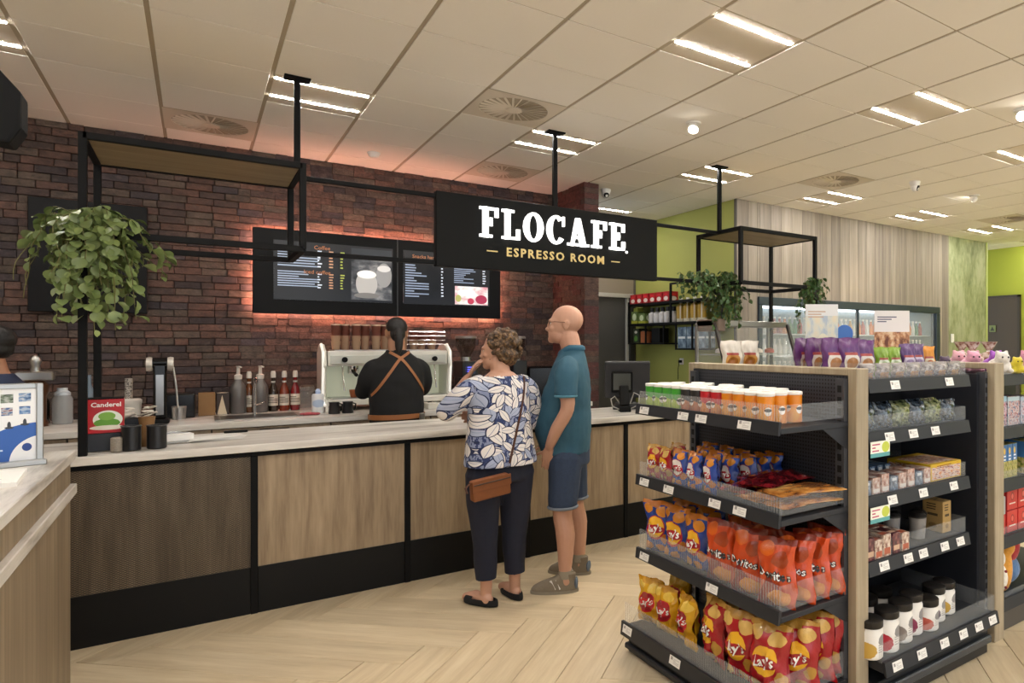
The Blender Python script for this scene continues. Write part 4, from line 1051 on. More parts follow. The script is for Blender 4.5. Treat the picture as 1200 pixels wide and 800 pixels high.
PL = [(pur,2.40,2.10,0,1.0,'front purple pouch nearest the wooden post'),(pur,2.47,2.06,0,1.0,'second front purple pouch with white window'),(pur,2.57,2.05,0,.95,'third purple pouch, tallest at the front of the top shelf'),(pur,2.40,2.22,.4,1.0,'purple pouch in the second row by the post'),(pur,2.42,2.32,.5,1.0,'purple pouch behind the second row'),(pur,2.52,2.24,.1,1.0,'purple pouch behind the tall front one'),
      (grn,2.72,2.06,0,.76,'first green pouch on the top aisle shelf'),(grn,2.83,2.07,0,.76,'second green pouch on the top aisle shelf'),(vio,2.94,2.07,0,.85,'first violet pouch right of the green ones'),(vio,3.03,2.08,0,.85,'second violet pouch right of the green ones'),(org,3.12,2.07,0,.78,'first orange pouch at the right of the top aisle shelf'),(org,3.17,2.16,.3,.78,'second orange pouch at the right of the top aisle shelf')]
for me, x, y, a, s, lab in PL:
    o = bpy.data.objects.new('snack_pouch', me); COL.objects.link(o); o.location = (x, y, 1.442); o.rotation_euler = (0,0,-.3+a); o.scale = (s,s,s); tag(o, lab, 'pouch', 'pouches on the top aisle shelf')
bs = tag(B(2.38, 3.4, 2.45, 2.92, 1.40, 1.43).build('rear_top_shelf', SHELFGREY, bevel=.002), 'dark top shelf behind the pouches, facing the far aisle', 'shelf')
for k, (x, y, lab) in enumerate([(2.42,2.86,'left white pouch on the far top shelf'),(2.55,2.86,'right white pouch on the far top shelf')]):
    o = bpy.data.objects.new('white_pouch', wht); COL.objects.link(o); o.location = (x, y, 1.432); o.rotation_euler = (0,0,-.5); tag(o, lab, 'pouch', 'white pouches on the far top shelf')
# upright posters on top
p1 = thing('display_poster', 'tall pale poster standing on the shelf unit', 'poster', (2.68, 2.42, 1.43), -.6)
B(-.088,.088,-.004,.004,0,.385).build('card', printed('pale meadow poster print', '#e8e8e6', [('noise',.5,.42,.5,.42,'#b7c4cf',0,'#dcdccf',4,'#e6dcc2'), ('e',.55,.40,.22,.2,'#ece6cf',.6), ('e',.2,.05,.3,.14,'#8fa3d6',.4), ('lines',.36,.86,.28,.055,'#c9a98f',0,3)], .4), p1)
B(-.08,.08,-.04,.04,0,.012).build('foot', PLEXI, p1)
p2 = thing('display_poster', 'poster with a photograph of nuts standing on the shelf unit', 'poster', (3.29, 2.42, 1.43), -.6)
B(-.105,.105,-.004,.004,0,.37).build('card', printed('nut poster print', '#ece6e4', [('noise',.5,.36,.5,.30,'#6e3a24',0,'#c98f62',7,'#e9cda6'), ('noise',.5,.04,.5,.06,'#6b3a86',0,'#8a5aa0',7,'#6b3a86'), ('lines',.42,.86,.34,.055,'#4a4a6a',0,3)], .4), p2)
B(-.08,.08,-.04,.04,0,.012).build('foot', PLEXI, p2)
bd = thing('shelf_wobbler', 'round blue disc sign beside the pale poster', 'sign', (2.90, 2.45, 1.66), -.5)
MB().lathe([(.05,0),(.05,.004)], 28).xf(0, Matrix.Rotation(PI/2,4,'X')).build('disc', M('blue disc', '#3a6cb8', .4), bd); MB().bar((0,.004,-.23),(0,.004,-.045), .006).build('stem', PLEXI, bd)
# mauve plush and pastel toys on the right top
FUR = lambda n, c: M(n, c, .95, var=.25, scale=60, bump=.8, sheen=.3)
def plush(x, y, z, col, lab, s=.06, ear=True):
    t = thing('plush_toy', lab, 'plush toy', (x,y,z), -.6, 'pastel plush toys')
    m = MB(); m.sphere((0,0,s*.75), (s*1.1,s,s*.8), 14, 10); m.sphere((0,-s*.6,s*1.5), (s*.7,s*.65,s*.62), 14, 10)
    for q in (-1,1): m.sphere((q*s*.45,-s*.5,s*2.0), (s*.22,s*.12,s*.35), 8, 6); m.sphere((q*s*.7,-s*.75,s*.35), (s*.3,s*.45,s*.25), 8, 6)
    part('body', remesh(m, 'body', .007, 4, mats=[FUR('plush '+col, col)]), t)
    for q in (-1,1): MB().sphere((q*s*.28,-s*1.2,s*1.62), s*.09, 8, 6).build('eye', BTXT, t, smooth=1)
plush(3.11, 1.97, 1.442, '#4a3a52', 'dark mauve plush lying by the orange pouches', .045)
for k_ in range(3): plush(3.98+.17*k_, 1.98, 1.432, ['#c98aa4','#8fb0c9','#cfc9a0'][k_], ['rose','pale blue','cream'][k_]+' plush toy past the right picture edge')
plush(3.60, 2.10, 1.432, '#d49ab4', 'pink plush toy just behind the second wooden post')
plush(3.60, 1.93, 1.432, '#d8d4ce', 'white plush toy on the right top shelf'); plush(3.74, 2.04, 1.432, '#9a55b8', 'purple plush toy on the right top shelf'); plush(3.72, 1.90, 1.432, '#c9b92f', 'small yellow plush toy at the right edge', .045); plush(3.68, 2.24, 1.432, '#d8a8b4', 'pale pink plush toy between the pink and purple ones', .06)
# gift bags tied at the top, far right
gm = printed('sweet gift print', '#c4a59a', [('noise',.5,.5,.5,.5,'#8a5548',0,'#cdb3a6',9,'#e8ddd6')], .2, coat=.5)
for k, (x, y, lab) in enumerate([(3.86,2.24,'first tied cellophane gift bag at the right edge'),(4.02,2.22,'second tied cellophane gift bag at the right edge'),(3.97,2.38,'tied cellophane gift bag behind the others')]):
    o = MB().lathe([(.05,0),(.065,.02),(.068,.08),(.05,.11),(.012,.125),(.03,.15),(.05,.185)], 14, capt=False).build('gift_bag', gm, smooth=.8, loc=(x,y,1.432)); tag(o, lab, 'gift bag', 'tied gift bags')
    MB().tube([(.014*math.cos(a), .014*math.sin(a), .125) for a in [2*PI*i/10 for i in range(10)]], .004, 6, closed=True).build('ribbon', PAPER, o)
# right bay shelves: picture boxes, book boxes, red cartons, plush
carton('toy_box', 3.60, 1.99, 1.137, .13, .14, .17, printed('toy box print', '#9cc4d8', [('noise',.5,.42,.48,.4,'#5a3f6a',0,'#c9b7c4',9,'#b04a5a'), ('lines',.5,.86,.35,.08,'#e8f0f4',0,1)], .35), 'pale blue printed toy box on the right shelf', 'box')
carton('toy_box', 3.745, 1.99, 1.137, .13, .14, .165, printed('toy box print two', '#b4c9d4', [('noise',.5,.42,.48,.42,'#8a3040',0,'#d9c4c4',9,'#3d5a84')], .35), 'red and blue printed toy box at the right edge', 'box')
hb = printed('holiday box print', '#3a6ea8', [('noise',.5,.25,.5,.25,'#5a6a2c',0,'#a8a04a',9,'#c9b98a'), ('e',.4,.8,.2,.1,'#d9b44a',.4), ('lines',.5,.6,.3,.1,'#e8eef4',0,2)], .35)
for k in range(12): carton('slim_book_box', 3.565+k*.075 if k > 3 else 3.565+k*.055, 1.98, .847, .05, .15, .19, hb, 'slim blue book-like box, '+ORDW[k]+' from the second post', 'box', 'slim book-like boxes')
for k in range(4): carton('toy_box', 3.895+k*.16, 1.99, 1.137, .14, .14, .16-.01*(k % 2), printed('toy box print three', '#a8b8c9', [('noise',.5,.42,.48,.42,'#4a5a7a',0,'#c9c4d0',6,'#a04a60')], .35), 'printed toy box out of view, '+ORDW[k]+' past the right picture edge', 'box', 'toy boxes past the edge')
rb = printed('red carton print', '#c22a2a', [('e',.5,.62,.16,.2,'#8f1c1e'), ('e',.5,.62,.1,.13,'#d8605a'), ('rect',.5,.3,.3,.03,'#e8d8d0')], .4)
for k in range(5):
    for q in range(2): carton('red_carton', 3.70+k*.125, 1.98, .537+q*.125, .115, .15, .12, rb, ['lower','upper'][q]+' red carton in the '+ORDW[k]+' stack on the right shelf', 'box', 'stacked red cartons')
carton('red_carton', 3.57, 1.96, .537, .09, .12, .11, rb, 'single small red carton beside the second post', 'box', 'stacked red cartons')
carton('grey_carton', 3.57, 1.96, .649, .09, .12, .10, printed('grey carton print', '#a8a4a8', [('e',.45,.5,.25,.35,'#2c2a30',.4)], .4), 'grey carton with a dark round picture on the right shelf', 'box')
t = thing('plush_mascot', 'white spotted and orange plush toy in the bottom of the right shelf', 'plush toy', (3.60, 1.97, .195), -.4)
part('body', remesh(MB().sphere((0,0,.09), (.085,.08,.1), 16, 10).sphere((.0,-.02,.2), (.06,.055,.06), 14, 10), 'body', .008, 4, mats=[FUR('spotted plush', '#e8e2d8')]), t)
part('side_wing', remesh(MB().sphere((.085,.02,.13), (.05,.06,.14), 14, 10).sphere((.10,-.0,.25), (.045,.04,.05), 12, 8), 'side_wing', .008, 4, mats=[FUR('orange plush', '#d99a3c')]), t)
for q in range(9): MB().sphere((-.05+.04*(q % 3), -.075+.01*(q % 2), .05+.045*(q//3)), .008, 8, 6).build('spot', M('spot red', '#8a2f35', .9), t)
t = thing('plush_mascot', 'red and blue plush toy at the lower right edge', 'plush toy', (3.83, 2.02, .195), -.3)
part('body', remesh(MB().sphere((0,0,.22), (.09,.08,.12), 16, 10).sphere((.05,0,.30), (.06,.06,.07), 12, 8), 'body', .008, 4, mats=[FUR('red plush', '#a81f28')]), t)
part('legs', remesh(MB().sphere((0,0,.08), (.09,.08,.09), 16, 10), 'legs', .008, 4, mats=[FUR('blue plush', '#5a7fae')]), t)
# ================================================================== THINGS ON AND BEHIND THE BAR
GR = 1.012   # front worktop surface
BK = 1.002   # back worktop surface
def lat(name, prof, mat, lab, cat, loc, group=None, n=18, parent=None, smooth=.6, mats=None):
    o = MB().lathe(prof, n, mats=mats).build(name, mat, parent, smooth=smooth, loc=loc)
    if parent is None: tag(o, lab, cat, group)
    return o
# red sweetener box on a dark dispenser
t = thing('sweetener_dispenser', 'red sweetener box dispenser with a green picture on the bar', 'dispenser', (-.41, 4.92, GR), .05)
B(-.085,.085,-.05,.05,0,.10).build('stand', M('dark stand', '#20242c', .4), t, bevel=.003)
B(-.09,.09,-.055,.055,.10,.285).build('box', printed('sweetener box print', '#b51621', [('e',.62,.40,.34,.27,'#e9efe2'), ('e',.60,.30,.30,.13,'#5f9a2c',.5), ('e',.6,.50,.2,.12,'#7db043',.3), ('e',.62,.16,.42,.07,'#e6dccf',.2), ('e',.10,.5,.05,.3,'#8f1018',.3)], .35), t, bevel=.002)
part('box_lettering', text_mesh('box_lettering', 'Canderel', .034, .001, WTXT, .0008), t, (.015, -.0562, .255))
B(-.088,.088,-.05,.05,.285,.292).build('lid', BLACKM, t)
lat('glass_shaker', [(.022,0),(.026,.004),(.026,.075),(.02,.08)], M('shaker contents', '#8d8478', .4, var=.5, scale=160), 'small glass shaker of sugar beside the red box', 'shaker', (-.345,4.80,GR))
BKM = M('black cup', '#1b1b1d', .35)
def cupb(x, y, h, r, lab):
    t = thing('cup_holder', lab, 'cup holder', (x,y,GR), 0, 'black cup holders on the bar')
    MB().lathe([(r*.9,0),(r,.006),(r,h),(r*.93,h),(r*.9,.01)], 20, capt=False).build('body', BKM, t, smooth=.6)
    MB().tube([(r*1.0*math.cos(2*PI*i/20), r*1.0*math.sin(2*PI*i/20), h) for i in range(20)], .004, 6, closed=True).build('rim', M('cup rim', '#3a3a3c', .3), t, smooth=1)
cupb(-.285, 4.82, .135, .043, 'black cup holder in front, left of the two big ones'); cupb(-.175, 4.83, .13, .045, 'black cup holder under the brown paper cup'); cupb(-.33, 5.0, .10, .04, 'black cup holder behind the glass shaker')
m = MB().lathe([(.030,0),(.039,.09),(.041,.094)], 18)
o = m.build('paper_cup', M('brown paper cup', '#8f6a43', .7), smooth=.6, loc=(-.225,4.97,GR+.075)); tag(o, 'brown paper cup stacked above the black holders', 'paper cup'); MB().lathe([(.030,-.078),(.030,0)], 18).build('cup_stack', M('brown paper cup', '#8f6a43', .7), o, smooth=.6)
# tray of sachets
t = thing('sachet_tray', 'steel tray heaped with white sugar sachets on the bar', 'tray', (-.31, 5.16, GR), .1)
MB().box(-.12,.12,-.08,.08,0,.012).build('tray', STEEL, t, bevel=.003); B(-.11,.11,-.07,.07,.012,.15).build('holder', M('dark stand', '#20242c', .4), t, bevel=.004)
rng = random.Random(4); sa = B(-.03,.03,-.012,.012,-.003,.003).mesh('sachet', M('sachet paper', '#d6cfc4', .7), bevel=.002)
for k in range(26): part('sachet', sa, t, (rng.uniform(-.1,.1), rng.uniform(-.06,.06), .155+rng.uniform(0,.06)), (rng.uniform(-.5,.5), rng.uniform(-.5,.5), rng.uniform(0,3)))
# napkin tray + sheets
t = thing('napkin_holder', 'low steel napkin holder on the bar', 'napkin holder', (-.105, 5.08, GR), .3)
B(-.09,.09,-.08,.08,0,.012).build('base', STEEL, t, bevel=.002); MB().prism([(-.09,0),(.09,0),(.07,.055),(-.09,.075)], Matrix.Translation((0,-.01,0)), .02).build('press_plate', STEEL, t, bevel=.002)
B(-.08,.08,-.07,.07,.012,.05).build('napkins', PAPER, t)
t = thing('paper_sheets', 'loose white paper sheets lying on the worktop', 'paper', (.10, 5.08, GR), .12)
for k in range(4): B(-.14,.14,-.09,.09,.001+k*.004,.003+k*.004).build('sheet', PAPER, t, rz=.12*k-.15)
tag(B(0,.13,0,.05,0,.012).build('payment_slot', BLACKM, None, loc=(.15,5.36,GR), bevel=.003), 'small black device lying at the back of the worktop', 'device')
# tall lever press, black with pale round head
t = thing('juice_press', 'tall black lever press with pale round head on the back counter', 'lever press', (-.215, 6.45, BK)); t.scale = (1.14,1.14,1.12)
B(-.05,.05,-.07,.07,0,.03).build('base', BLACK, t, bevel=.006); B(-.035,.035,-.03,.03,.03,.40).build('column', M('gloss black', '#0d0d0f', .2), t, bevel=.01)
for s in (-1,1): MB().lathe([(.045,-.016),(.05,0),(.045,.016)], 20).xf(0, Matrix.Rotation(PI/2,4,'Y')).build('round_end', M('ivory end', '#cfc9bf', .3, .3), t, smooth=.7, loc=(s*.055,0,.40))
MB().lathe([(.035,-.04),(.035,.04)], 18).xf(0, Matrix.Rotation(PI/2,4,'Y')).build('head', M('gloss black', '#0d0d0f', .2), t, smooth=.6, loc=(0,0,.41))
MB().tube([(.07,-.03,.38),(.085,-.05,.25),(.095,-.06,.10)], .006, 8).build('lever', STEEL, t, smooth=.7); B(-.02,.02,-.045,-.03,.06,.33).build('track', STEEL, t)
# back counter, far left: chrome dispenser, flask, bottles
t = thing('coffee_urn', 'old chrome and brass urn at the far left of the back counter', 'urn', (-.93, 6.75, BK))
MB().lathe([(.07,0),(.075,.02),(.06,.05),(.06,.22),(.075,.25),(.075,.30),(.05,.33)], 20).build('body', M('brass brown', '#6a4a33', .3, .7), t, smooth=.6)
B(-.10,.10,-.06,.06,.335,.40).build('top_tray', STEEL, t, bevel=.008); MB().lathe([(.03,.40),(.025,.44),(.035,.47),(.03,.50),(.012,.52)], 16).build('finial', STEEL, t, smooth=.6)
t = thing('glass_canister', 'tall clear canister with pale lid on the back counter at the left', 'canister', (-.80, 6.86, BK))
MB().lathe([(.055,0),(.06,.01),(.06,.19),(.045,.22)], 20, capt=False).build('jar', M('frosted glass', '#b9bec0', .2, alpha=.5), t, smooth=.6); MB().lathe([(.047,.215),(.047,.235),(.03,.25),(.03,.27)], 18).build('lid', M('pale lid', '#c4cdd2', .4), t, smooth=.6)
lat('dark_bottle', [(.04,0),(.042,.01),(.042,.16),(.015,.22),(.015,.30),(.017,.31)], M('dark glass bottle', '#161a18', .1), 'dark bottle behind the black frame posts', 'bottle', (-.92,6.95,BK))
lat('blue_bottle', [(.035,0),(.037,.01),(.037,.22),(.014,.29),(.014,.36)], M('clear blue bottle', '#7f93a3', .1, alpha=.6), 'clear bluish bottle between the black frame posts', 'bottle', (-.66,6.95,BK))
t = thing('lidded_tub', 'white round tub with a stirrer pot on the back counter', 'tub', (-.42, 6.85, BK))
MB().lathe([(.07,0),(.08,.13),(.083,.135),(.083,.16),(.07,.17)], 20).build('tub', M('ivory tub', '#c9c6bf', .4), t, smooth=.6); MB().lathe([(.025,.17),(.025,.33)], 14).build('stirrer_pot', printed('stirrer pot print', '#2c2a28', [('noise',.5,.5,.6,.5,'#22201e',0,'#b9b2a8',9,'#3a3632')], .4), t, smooth=.6)
# black blender base block with a steel cup
t = thing('blender', 'squat black blender block with a steel cup in front', 'blender', (-.12, 6.9, BK))
B(-.13,.12,-.12,.14,0,.20).build('block', M('gloss black', '#0d0d0f', .2), t, bevel=.015, seg=2)
lat('steel_cup', [(.042,0),(.05,.10),(.046,.105),(.043,.01)], STEEL, 'brushed steel cup in front of the black blender block', 'cup', (-.105,6.70,BK))
carton('carton_box', .075, 6.95, BK, .115, .12, .19, M('brown carton', '#8d6a42', .7, var=.1), 'brown carton box on the back counter', 'box')
carton('carton_box', .185, 6.98, BK, .09, .10, .185, printed('cream carton print', '#3a2f2a', [('tri',.45,.2,.3,.7,'#d3c4a8')], .6), 'dark carton with a cream wedge on the back counter', 'box')
# sink with tap
t = thing('sink', 'steel sink with a tall chrome tap in the back counter', 'sink', (.42, 6.55, BK))
B(-.30,.30,-.18,.22,-.002,.006).build('rim', STEEL, t, bevel=.003); B(-.26,.26,-.15,.15,.006,.007).build('basin_floor', M('dark steel', '#5a5a5a', .3, .9), t)
MB().tube([(-.02,.18,.0),(-.02,.18,.26),(-.02,.14,.31),(-.02,.06,.31),(-.02,.03,.28)], .011, 10).build('tap', CHROME, t, smooth=.8); MB().tube([(-.02,.18,.08),(.05,.15,.11)], .006, 8).build('tap_lever', CHROME, t, smooth=.8)
# pump bottles
for k, (x, lab) in enumerate([(.295,'left grey steel pump bottle by the sink'),(.455,'right grey steel pump bottle by the sink')]):
    t = thing('pump_bottle', lab, 'pump bottle', (x, 6.98, BK), .3, 'grey pump bottles')
    MB().lathe([(.056,0),(.06,.006),(.06,.20),(.052,.24),(.028,.28),(.026,.30)], 22).build('body', M('grey canister', '#6d6a68', .4, .5), t, smooth=.6)
    MB().lathe([(.028,.295),(.03,.33),(.014,.34),(.012,.40),(.016,.41)], 16).build('pump', M('ivory pump', '#d6d0c6', .4), t, smooth=.5); MB().bar((0,0,.405),(0,-.06,.40), .018, .012).build('nozzle', M('ivory pump', '#d6d0c6', .4), t, bevel=.003)
sy = [('#6a3a16','amber syrup bottle behind the pump bottles',.375),('#2e2013','dark syrup bottle right of the pump bottles',.555),('#7a2a12','orange syrup bottle in the middle of the row',.64),('#7a0f18','red syrup bottle at the right end of the row',.725)]
for col, lab, x in sy:
    o = lat('syrup_bottle', [(.036,0),(.038,.006),(.038,.17),(.03,.21),(.014,.25),(.014,.30),(.017,.305)], M('syrup '+col, col, .12, coat=.5), lab, 'syrup bottle', (x,7.02,BK), 'syrup bottles')
    MB().lathe([(.0385,.05),(.0385,.15)], 18, capb=False, capt=False).build('label', printed('syrup label print', '#d9cfc0', [('lines',.5,.5,.3,.3,'#5a4636',0,4), ('lines',.03,.5,.2,.3,'#5a4636',0,4)], .6), o, smooth=.6)
    MB().lathe([(.02,.30),(.02,.34),(.015,.36)], 14).build('cap', M('ivory pump', '#d6d0c6', .4), o, smooth=.6); MB().lathe([(.016,.255),(.017,.27)], 14).build('neck_band', M('ivory pump', '#d6d0c6', .4), o, smooth=.6)
t = thing('glass_pitcher', 'clear glass pitcher right of the syrup bottles', 'pitcher', (.815, 6.98, BK))
MB().lathe([(.05,0),(.055,.01),(.06,.2),(.062,.21)], 20, capt=False).build('jug', GLASS, t, smooth=.6); MB().tube([(.058,0,.18),(.10,0,.15),(.10,0,.08),(.056,0,.05)], .007, 8).build('handle', GLASS, t, smooth=.8); MB().lathe([(.05,.205),(.05,.225)], 20).build('lid', M('brown lid', '#6f5a4c', .4), t, smooth=.6)
t = thing('cream_carton', 'white squeeze bottle with blue cap beside the coffee machine', 'bottle', (.855, 6.62, BK))
MB().lathe([(.045,0),(.048,.01),(.048,.15),(.04,.165)], 18).build('body', printed('white bottle print', '#dde0e2', [('e',.5,.5,.2,.2,'#a9bcd4',.4)], .4), t, smooth=.6); MB().lathe([(.02,.165),(.022,.19),(.01,.21)], 14).build('cap', M('blue cap', '#a9bcdc', .4), t, smooth=.6)
t = MB(); 
for k in range(7): t.sphere((random.uniform(-.06,.06), random.uniform(-.03,.03), .01), (.035,.025,.012), 10, 6)
o = bpy.data.objects.new('red_cloth', remesh(t, 'red_cloth', .006, 4, mats=[M('pinkish red cloth', '#b0545c', .9)])); COL.objects.link(o); o.location = (.76,6.45,BK); tag(o, 'crumpled pinkish red cloth on the back counter', 'cloth')

# ---- espresso machine
EX, EY = 1.46, 6.80
t = thing('espresso_machine', 'wide white espresso machine behind the barista', 'espresso machine', (EX, EY, BK))
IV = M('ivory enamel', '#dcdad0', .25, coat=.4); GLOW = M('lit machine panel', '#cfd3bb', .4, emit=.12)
B(-.52,.52,-.12,.30,.40,.54).build('top_housing', IV, t, bevel=.012, seg=2); B(-.50,.50,-.14,-.11,.42,.50).build('control_strip', M('control strip', '#c4c6bd', .3), t, bevel=.004)
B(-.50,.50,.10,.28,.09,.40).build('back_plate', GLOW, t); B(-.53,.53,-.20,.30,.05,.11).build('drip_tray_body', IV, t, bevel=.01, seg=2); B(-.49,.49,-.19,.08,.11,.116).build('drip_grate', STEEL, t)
for s in (-1,1):
    MB().prism([(-.22,.0),(.30,.0),(.30,.52),(.18,.60),(.02,.60),(-.09,.54),(-.13,.40),(-.10,.36),(-.06,.13),(-.22,.10)], Matrix.Translation((s*.54-.0125,0,0)) @ Matrix.Rotation(PI/2,4,'Z') @ Matrix.Scale(-1,4,(0,1,0)), .025).build('side_panel', IV, t, bevel=.006)
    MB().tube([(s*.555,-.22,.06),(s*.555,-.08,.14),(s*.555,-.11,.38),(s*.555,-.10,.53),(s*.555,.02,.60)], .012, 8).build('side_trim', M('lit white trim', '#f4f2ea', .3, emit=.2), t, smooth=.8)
for x in (-.30, 0, .30):
    g = MB().lathe([(.045,.33),(.05,.34),(.05,.40)], 18).build('group_head', CHROME, t, smooth=.5, loc=(x,-.02,0))
    MB().tube([(0,-.03,.34),(0,-.16,.32)], [.012,.016], 10).build('portafilter_handle', BLACK, g, smooth=.7)
for x in (-.46,.46): MB().lathe([(.022,0),(.025,.02)], 16).xf(0, Matrix.Rotation(PI/2,4,'X')).build('knob', BLACK, t, smooth=.5, loc=(x*.85,-.14,.46))
for x in (-.40,.40): MB().tube([(x,-.1,.42),(x,-.13,.3),(x+.01,-.14,.18)], .007, 8).build('steam_wand', CHROME, t, smooth=.8)
for x in (-.45,.45):
    for y in (-.15,.24): MB().lathe([(.02,0),(.025,.05)], 12).build('foot', BLACK, t, loc=(x,y,0))
B(-.46,.46,-.08,.26,.54,.548).build('cup_rack', STEEL, t)
for z in (.60,.64,.68,.72): MB().tube([(.15,-.1,z),(.5,-.1,z),(.5,.26,z)], .004, 6).build('rack_rail', CHROME, t, smooth=.8)
# cups piled on the machine
CB = [M('cup brown', '#6b3a2c', .5), M('cup beige', '#a98a6f', .6)]
cup_t = [MB().lathe([(.030,0),(.040,.085),(.042,.09)], 14).mesh('cup', c, smooth=.6) for c in CB]
cols = [-.43,-.345,-.26,-.175,-.09,-.005,.08,.165,.25,.335,.42]
for k, x in enumerate(cols):
    n = 4 if k < 8 else 3
    t = thing('cup_stack', 'stack of brown and beige paper cups on the coffee machine, '+['first','second','third','fourth','fifth','sixth','seventh','eighth','ninth','tenth','eleventh'][k]+' from the left', 'cup stack', (EX+x, EY+.06+.05*(k % 2), BK+.548), 0, 'cup stacks on the coffee machine')
    for q in range(n): part('cup', cup_t[0 if q > n-3 else 1], t, (0,0,q*.05), scale=(1,1,.9))
    MB().lathe([(.0425,0),(.0425,.012)], 14).build('rim_lid', M('cup rim beige', '#c9b49c', .5), t, loc=(0,0,(n-1)*.05+.075), smooth=.6)
for k, x in enumerate((.955, 1.06)):
    t = thing('milk_jug', ['left black milk jug in front of the coffee machine','right black milk jug in front of the coffee machine'][k], 'jug', (x, 6.44, BK), .4, 'black milk jugs')
    MB().lathe([(.044,0),(.046,.006),(.038,.085),(.042,.10)], 18).build('body', M('black jug', '#161618', .35), t, smooth=.6); MB().tube([(.042,0,.085),(.072,0,.075),(.07,0,.03),(.045,0,.02)], .006, 8).build('handle', BLACK, t, smooth=.8)
lat('espresso_cup', [(.026,0),(.036,.05),(.038,.07)], M('terracotta cup', '#8f4f2c', .5), 'terracotta coloured cup on the machine drip tray left of the barista', 'cup', (1.145,6.66,BK+.118))
carton('white_saucer_box', 1.82, 6.42, BK, .22, .16, .05, IV, 'white plate rack at the right front of the coffee machine', 'rack')
# ---- coffee grinders
def grinder(x, y, lab, col, scr):
    t = thing('coffee_grinder', lab, 'coffee grinder', (x,y,BK), .15)
    B(-.09,.09,-.11,.11,0,.03).build('base', BLACK, t, bevel=.006); B(-.075,.075,-.02,.11,.03,.42).build('body', M('grinder body', col, .3), t, bevel=.015, seg=2)
    B(-.085,.085,-.10,.11,.26,.43).build('head', M('grinder body', col, .3), t, bevel=.015, seg=2)
    if scr: B(-.05,.05,-.104,-.10,.30,.39).build('display', printed('grinder display print', '#0c0e18', [('lines',.5,.5,.35,.35,'#5a5ae8',0,3)], .2, emit=1.0), t)
    MB().lathe([(.05,.43),(.05,.47)], 18).build('collar', STEEL, t, smooth=.6); MB().lathe([(.045,.47),(.05,.49),(.095,.57),(.1,.66),(.1,.665)], 22, capt=False).build('hopper', M('smoky hopper', '#3a2a22', .1, alpha=.62), t, smooth=.7)
    MB().lathe([(.105,.66),(.105,.68),(.09,.685)], 22).build('hopper_lid', M('hopper lid', '#8d8680', .3, .4), t, smooth=.6); MB().tube([(-.03,-.13,.2),(0,-.16,.2),(.03,-.13,.2)], .006, 8).build('fork', CHROME, t, smooth=.8)
grinder(2.20, 6.80, 'black coffee grinder with glowing blue display beside the espresso machine', '#17171b', True)
grinder(2.72, 6.78, 'dark coffee grinder half hidden between the couple', '#262422', False)
t = thing('knock_box', 'black rounded box with pale rim left of the grinder', 'box', (2.05, 6.53, BK))
MB().tube([(.0,0,.02),(.0,0,.2),(.03,0,.24),(.11,0,.24),(.14,0,.2),(.14,0,.02)], .008, 8, closed=True).build('rim', IV, t, smooth=.8); B(0,.14,-.03,.06,.02,.23).build('body', BLACK, t, bevel=.02, seg=2)
carton('dark_machine', 2.98, 6.85, BK, .3, .3, .36, M('gloss black', '#0d0d0f', .2), 'dark kitchen machine behind the man', 'machine', bevel=.02)
# ---- till on the bar
t = thing('till', 'black till screen with a small customer display on the bar', 'till', (3.16, 5.22, GR), -.5)
MB().prism([(-.14,0),(.14,0),(.10,.05),(-.10,.05)], Matrix.Translation((0,-.10,0)), .22).build('foot', M('till grey', '#2b2c2f', .45), t, bevel=.01)
B(-.05,.05,-.02,.04,.04,.22).build('neck', M('till grey', '#2b2c2f', .45), t, bevel=.008)
s_ = MB().box(-.205,.205,-.02,.03,0,.34); s_.xf(0, Matrix.Translation((0,0,.10)) @ Matrix.Rotation(math.radians(12),4,'X')); s_.build('screen_back', M('till grey', '#2b2c2f', .45), t, bevel=.012, seg=2)
c_ = MB().box(-.095,.095,-.05,-.02,.1,.29); c_.xf(0, Matrix.Translation((-.05,-.02,.06)) @ Matrix.Rotation(math.radians(8),4,'X')); d_ = c_.build('customer_display', BLACK, t, bevel=.006)
g_ = MB().box(-.078,.078,-.053,-.05,.125,.275); g_.xf(0, Matrix.Translation((-.05,-.02,.06)) @ Matrix.Rotation(math.radians(8),4,'X')); g_.build('display_glass', M('display grey', '#4c4f4d', .15), d_)
t = thing('card_terminal', 'black card terminal with looping cable in front of the till', 'card terminal', (3.0, 5.0, GR), -.4)
MB().prism([(-.05,0),(.05,0),(.045,.05),(-.045,.05)], Matrix.Translation((0,-.07,0)), .14).build('stand', BLACK, t, bevel=.006); q_ = MB().box(-.042,.042,-.02,.01,0,.18); q_.xf(0, Matrix.Translation((0,0,.05)) @ Matrix.Rotation(-.3,4,'X')); q_.build('terminal', BLACKM, t, bevel=.008)
MB().tube([(.05,0,.02),(.12,-.03,.06),(.13,0,.14),(.09,.05,.16),(.06,.07,.06)], .005, 8).build('cable', M('grey cable', '#a9a6a0', .5), t, smooth=.8); MB().tube([(-.05,0,.02),(-.11,-.02,.05),(-.12,0,.11),(-.08,.05,.13),(-.03,.07,.06)], .005, 8).build('cable', M('grey cable', '#a9a6a0', .5), t, smooth=.8)
t = thing('receipt_printer', 'small black receipt printer with paper right of the till', 'printer', (3.50, 5.08, GR), -.4)
B(-.06,.06,-.08,.08,0,.12).build('body', BLACKM, t, bevel=.012, seg=2); B(-.035,.035,-.1,-.08,.03,.06).build('paper', PAPER, t)
carton('white_box', 3.78, 5.25, GR, .22, .15, .15, WHITE, 'plain white box on the bar behind the green tubes', 'box')
t = thing('menu_card_stand', 'white card stand with a food picture on the bar', 'card stand', (4.0, 5.05, GR), -.5)
